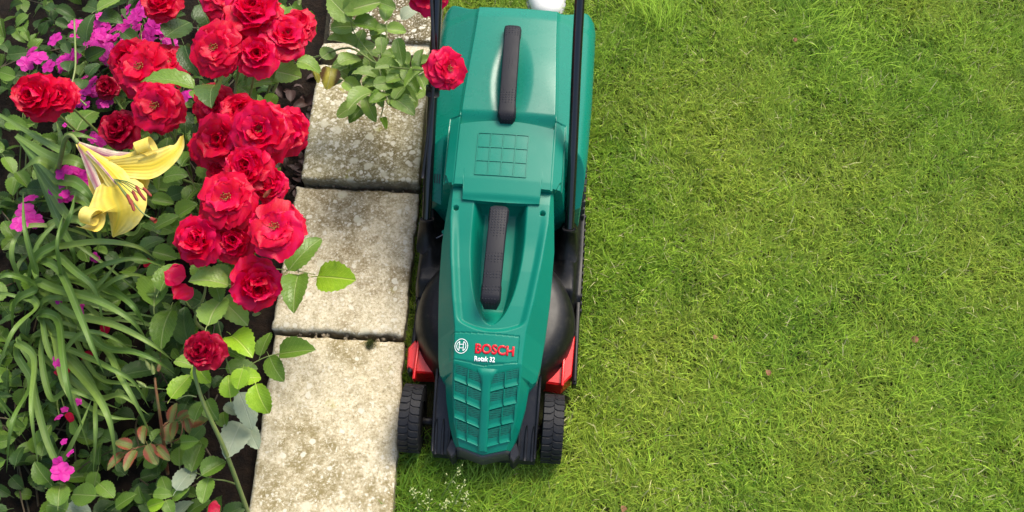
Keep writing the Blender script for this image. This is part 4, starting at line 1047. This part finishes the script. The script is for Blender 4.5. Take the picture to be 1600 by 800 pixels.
# ---- yellow lily --------------------------------------------------------------------
ly = empty('lily', spot(98, 300, 0)); tag(ly, 'yellow trumpet lily with purple backed throat and dark red anthers', 'lily')
stem(ly, [spot(98, 300, 0), spot(92, 270, .28), spot(97, 236, .42), spot(103, 216, .47), spot(112, 212, .49), spot(123, 224, .49)], .005, .004, 'stem')
def lp(pts, wmax, mat='yellow', fold=.3, prof=None, nrm=None, name='petal'):
    return ribbon(ly, [spot(*q) for q in pts], wmax/850, PT[mat], name, fold, prof, 0, nrm)
pf = lambda t: .30+.70*math.sin(math.pi*min(1, t*1.0))**.8 if t < .5 else max(.06, math.sin(math.pi*t)**.7)
pt_ = lambda t: max(.05, min(1, .35+1.6*t)*(1-max(0, (t-.55)/.45)**1.7))
pq = lambda t: min(1, .12+1.3*t)
# back of the throat: outer purple petals and inner cone
lp([(122,224,.490),(150,250,.488),(172,280,.480),(186,305,.470)], 62, 'yellow', .5, pq, (0, -.2, 1))
lp([(122,224,.498),(150,238,.515),(175,246,.525),(208,248,.525)], 26, 'purple', -.25, lambda t: min(1, .25+1.6*t)*(1-.25*t), (.2, -.5, 1))
lp([(122,225,.500),(136,255,.512),(148,282,.515),(157,304,.515)], 17, 'purple', -.25, lambda t: min(1, .3+1.5*t)*(1-.3*t), (-.4, 0, 1))
lp([(123,225,.502),(152,250,.528),(175,272,.535),(190,292,.53)], 34, 'yellow', -.35, pq, (0, -.2, 1))
lp([(135,236,.520),(160,262,.536),(182,288,.540)], 5, 'purple', -.2, lambda t: 1-.5*t, (0, -.2, 1), 'petal_rib')
# top petal rolled at its tip
tp = spot(222, 230, .54)
lp([(150,240,.515),(185,252,.530),(214,246,.535),(217,236,.55)], 26, 'yellow', -.2, pt_ if False else (lambda t: min(1, .4+t)), (0, -.3, 1))
def scroll(cx, cy, z, ax, r, ln, turns=1.35, grow=.55):
    c = spot(cx, cy, z)-ly.location; v = []; n = 26; A = Vector((math.cos(R(ax)), math.sin(R(ax)), .15)).normalized(); B = A.cross(Vector((0, 0, 1))).normalized(); C_ = A.cross(B)
    for i in range(n):
        an = turns*2*math.pi*i/(n-1); rr = r*(1-grow*i/(n-1)); hl = ln*(1-.45*i/(n-1))
        for kx in (-1, -.4, .4, 1): v.append(c+A*hl*.5*kx+(B*math.cos(an)+C_*math.sin(an))*rr)
    return mob('petal_tip', v, grid_faces(4, n), PT['yellow'], ly)
scroll(226, 230, .545, 20, .0195, .036); scroll(141, 340, .535, -20, .022, .036)
# long right petal sweeping up
lp([(170,262,.522),(205,262,.530),(236,260,.530),(262,247,.535),(280,230,.535),(285,212,.52)], 42, 'yellow', .35, lambda t: max(.10, min(1, .5+1.3*t)*(1-max(0, (t-.45)/.55)**1.2*.85)), (-.25, -.45, 1))
# lower right broad petal
lp([(176,272,.505),(200,276,.515),(218,284,.512),(229,296,.50)], 62, 'yellow', .1, lambda t: max(.12, min(1, .55+1.4*t)*(1-max(0, (t-.35)/.65)**1.6)), (-.1, -.3, 1))
# bottom broad petal
lp([(172,280,.520),(178,305,.535),(186,332,.535),(176,370,.49)], 88, 'yellow', -.12, lambda t: max(.04, min(1, .55+1.4*t)*(1-max(0, (t-.5)/.5)**1.5)), (0, -.2, 1))
# left petal
lp([(165,288,.515),(160,312,.522),(155,335,.520),(150,352,.505)], 26, 'yellow', -.2, lambda t: max(.3, min(1, .6+t)*(1-.4*t)), (0, -.1, 1))
ct = spot(178, 280, .535)
for px, py, a in ((202, 312, -62), (211, 306, -58), (217, 298, -56), (222, 306, -50), (230, 300, -45), (207, 321, -66)):
    p = spot(px, py, .575)
    stem(ly, [ct, (ct+p)/2+Vector((0, 0, .012)), p], .0012, .0009, 'stem', 'filament', 5)
    d = Vector((math.cos(R(a)), math.sin(R(a)), 0))*.0125; v, f = tube_geo([p-d-ly.location, p-d*.7-ly.location, p+d*.7-ly.location, p+d-ly.location], [.001, .0029, .0027, .0008], 7); mob('anther', v, f, M['anther'], ly)
stem(ly, [ct, spot(205, 312, .57), spot(222, 332, .58), spot(238, 342, .575)], .0015, .0012, 'stem', 'pistil', 6)
sg_ = spot(239, 343, .575)-ly.location; v, f = tube_geo([sg_-Vector((.004, -.002, 0)), sg_+Vector((.005, -.003, 0))], [.003, .0045], 8); mob('stigma', v, f, M['anther'], ly)
for pts, wd in [([(98,236,.38),(104,214,.42),(124,211,.44),(152,218,.42)],13),([(88,275,.30),(118,285,.36),(140,305,.36),(154,340,.30)],20),([(84,248,.30),(112,250,.36),(135,262,.34),(145,285,.28)],20),([(88,300,.28),(120,300,.34),(160,335,.3),(170,372,.24)],14),
    ([(90,250,.3),(96,220,.36),(88,190,.34)],14),([(100,330,.26),(125,345,.32),(150,375,.28)],14),([(88,265,.3),(60,250,.36),(30,270,.32)],16),([(100,300,.24),(135,318,.30),(155,365,.24),(150,400,.2)],14),([(190,360,.2),(225,350,.26),(252,366,.2)],8),([(92,345,.24),(112,385,.3),(118,420,.24)],13)]:
    p0 = spot(*pts[0]); root = Vector((ly.location.x, ly.location.y, pts[0][2]-.06))
    ribbon(ly, [root]+[spot(*q) for q in pts], wd/800*1.1, M['strap'], 'leaf', .25)

# ---- low foliage covering the bed -----------------------------------------------------
def filler(label, x0, x1, y0, y1, n, kinds, zr, sz, seed, cat='plant', stems=14):
    rnd = random.Random(seed); pl = empty('leafy_plant', ((x0+x1)/2, (y0+y1)/2, 0)); tag(pl, label, cat)
    for _ in range(n):
        p = Vector((rnd.uniform(x0, x1), rnd.uniform(y0, y1), rnd.uniform(*zr)))
        if p.x > -.545+.02*rnd.random()-.25*max(0, p.z-.02)*.3: continue
        l_ = rnd.uniform(*sz); s = ppm(p); put_leaf(pl, 0, 0, 0, rnd.uniform(0, 360), l_*s, l_*s*rnd.uniform(.6, .8), rnd.choice(kinds), rnd.uniform(-35, 35), rnd.uniform(-35, 35), world=p)
    for _ in range(stems):
        a = pl.location+Vector((rnd.uniform(-.1, .1), rnd.uniform(-.1, .1), 0)); b = Vector((rnd.uniform(x0, x1), rnd.uniform(y0, y1), rnd.uniform(*zr)))
        stem(pl, [a, (a+b)/2+Vector((0, 0, .03)), b], .0022, .0012, 'stem_dark')
    return pl
D_ = ['dark', 'dark', 'mid', 'dark']
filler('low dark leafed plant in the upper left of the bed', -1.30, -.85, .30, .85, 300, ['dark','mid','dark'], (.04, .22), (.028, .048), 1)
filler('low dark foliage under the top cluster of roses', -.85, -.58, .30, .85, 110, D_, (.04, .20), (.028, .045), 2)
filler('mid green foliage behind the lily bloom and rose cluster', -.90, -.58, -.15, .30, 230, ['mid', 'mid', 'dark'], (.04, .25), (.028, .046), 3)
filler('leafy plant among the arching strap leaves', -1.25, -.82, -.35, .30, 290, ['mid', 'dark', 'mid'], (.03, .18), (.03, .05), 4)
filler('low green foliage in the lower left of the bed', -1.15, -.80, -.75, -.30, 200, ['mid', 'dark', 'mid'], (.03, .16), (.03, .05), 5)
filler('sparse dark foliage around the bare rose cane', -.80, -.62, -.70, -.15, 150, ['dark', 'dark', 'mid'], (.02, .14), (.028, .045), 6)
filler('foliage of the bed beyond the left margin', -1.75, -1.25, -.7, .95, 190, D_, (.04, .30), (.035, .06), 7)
# dead leaf litter between bed and slabs
lt = [leaf_mesh(50+i, M['litter'], .3, .3) for i in range(2)]
lroot = empty('leaf_litter', spot(440, 200, 0)); tag(lroot, 'dry reddish brown leaf litter on the soil beside the lichen slab', 'leaf litter')
for i in range(60):
    p = spot(random.uniform(425, 490), random.uniform(110, 330), random.uniform(.02, .05)); o = link('dead_leaf', random.choice(lt), lroot); o.location = p-lroot.location; s = random.uniform(.025, .045)
    o.scale = (s*.6, s, s); o.rotation_euler = (random.uniform(-.6, .6), random.uniform(-.6, .6), random.uniform(0, 6))

# ---- moss tuft in the joint --------------------------------------------------------------
mp = spot(579, 537, .050); n = 420; u = rng.normal(0, .0045, (n, 2)); zz = .008*np.exp(-(u**2).sum(1)/(2*.006**2))
mc = np.tile(np.array([.09, .11, .03]), (n, 1))*rng.uniform(.5, 1.6, n)[:, None]
mo_ = blades('moss_tuft', np.stack([mp.x+u[:, 0], mp.y+u[:, 1], mp.z-.004+zz], 1), rng.uniform(.004, .008, n), rng.uniform(.1, 1.0, n), rng.uniform(.0008, .0014, n), mc, None, kind=None)
tag(mo_, 'round cushion of olive moss in the joint between the two lower slabs', 'moss')
# ---- flowering grass in front of the mower ------------------------------------------------
k = N('seed_head'); k.set(Base_Color=(.36, .40, .17, 1), Roughness=.7); M['seed'] = k.m
sdm = mkmesh('seed', *rbox_geo(.0022, .005, .0016, .4, 1), M['seed'])
def seedgrass(label, a, b, n, zt=.09, zs=.03):
    r0 = spot(*a, 0.01); tip = spot(*b, zt); g = empty('flowering_grass', r0); tag(g, label, 'grass stalk', 'flowering meadow grass in front of the mower')
    P = catmull([r0, (r0+tip)/2+Vector((.004, 0, .02)), tip], 6); stem(g, [P[0], P[6], P[-1]], .0010, .0006, 'stem')
    for i in range(n//2):
        t = random.uniform(.35, 1); q = P[min(len(P)-1, int(t*(len(P)-1)))]; off = Vector((random.gauss(0, 1), random.gauss(0, 1), random.gauss(0, .5)))*.011*(1.25-t)
        o = link('seed', sdm, g); o.location = q+off-g.location; o.rotation_euler = (random.uniform(-.6, .6), random.uniform(-.6, .6), random.uniform(0, 6))
        if i % 4 == 0: tube('seed_branch', [q-g.location, q+off-g.location], .0004, M['stem'], g, 4)
seedgrass('tallest flowering grass stalk leaning against the mower bumper', (684, 786), (724, 722), 26)
seedgrass('flowering grass head nearest the slab edge', (655, 800), (641, 760), 22, .06)
seedgrass('flowering grass head left of the tallest stalk', (670, 805), (668, 765), 26, .06)
seedgrass('flowering grass head right of the tallest stalk', (700, 805), (729, 748), 30, .08)
seedgrass('flowering grass head lowest on the lawn in front of the bumper', (690, 812), (700, 778), 30, .05)
seedgrass('flowering grass head furthest right in front of the bumper', (715, 810), (728, 772), 26, .06)
# ---- bits lying on the lawn ------------------------------------------------------------------
bm_ = simple('brown_bit', (.20, .09, .04), .8); bmesh_ = leaf_mesh(77, bm_, .3, .3)
for px, py, s, lb in ((921, 311, .012, 'tiny red brown leaf fragment on the lawn close to the right side of the mower'), (1430, 530, .016, 'brown leaf fragment on the lawn near the right margin'), (1200, 582, .014, 'brown leaf fragment at the middle of the lower lawn'),
        (974, 795, .014, 'orange brown leaf fragment at the bottom edge of the lawn'), (1243, 62, .012, 'brown leaf fragment on the upper part of the lawn'), (1118, 527, .012, 'reddish leaf fragment on the lawn right of the mower front')):
    o = link('leaf_fragment', bmesh_); o.location = spot(px, py, .022); o.scale = (s, s, s); o.rotation_euler = (.3, .2, random.uniform(0, 6)); tag(o, lb, 'leaf fragment')
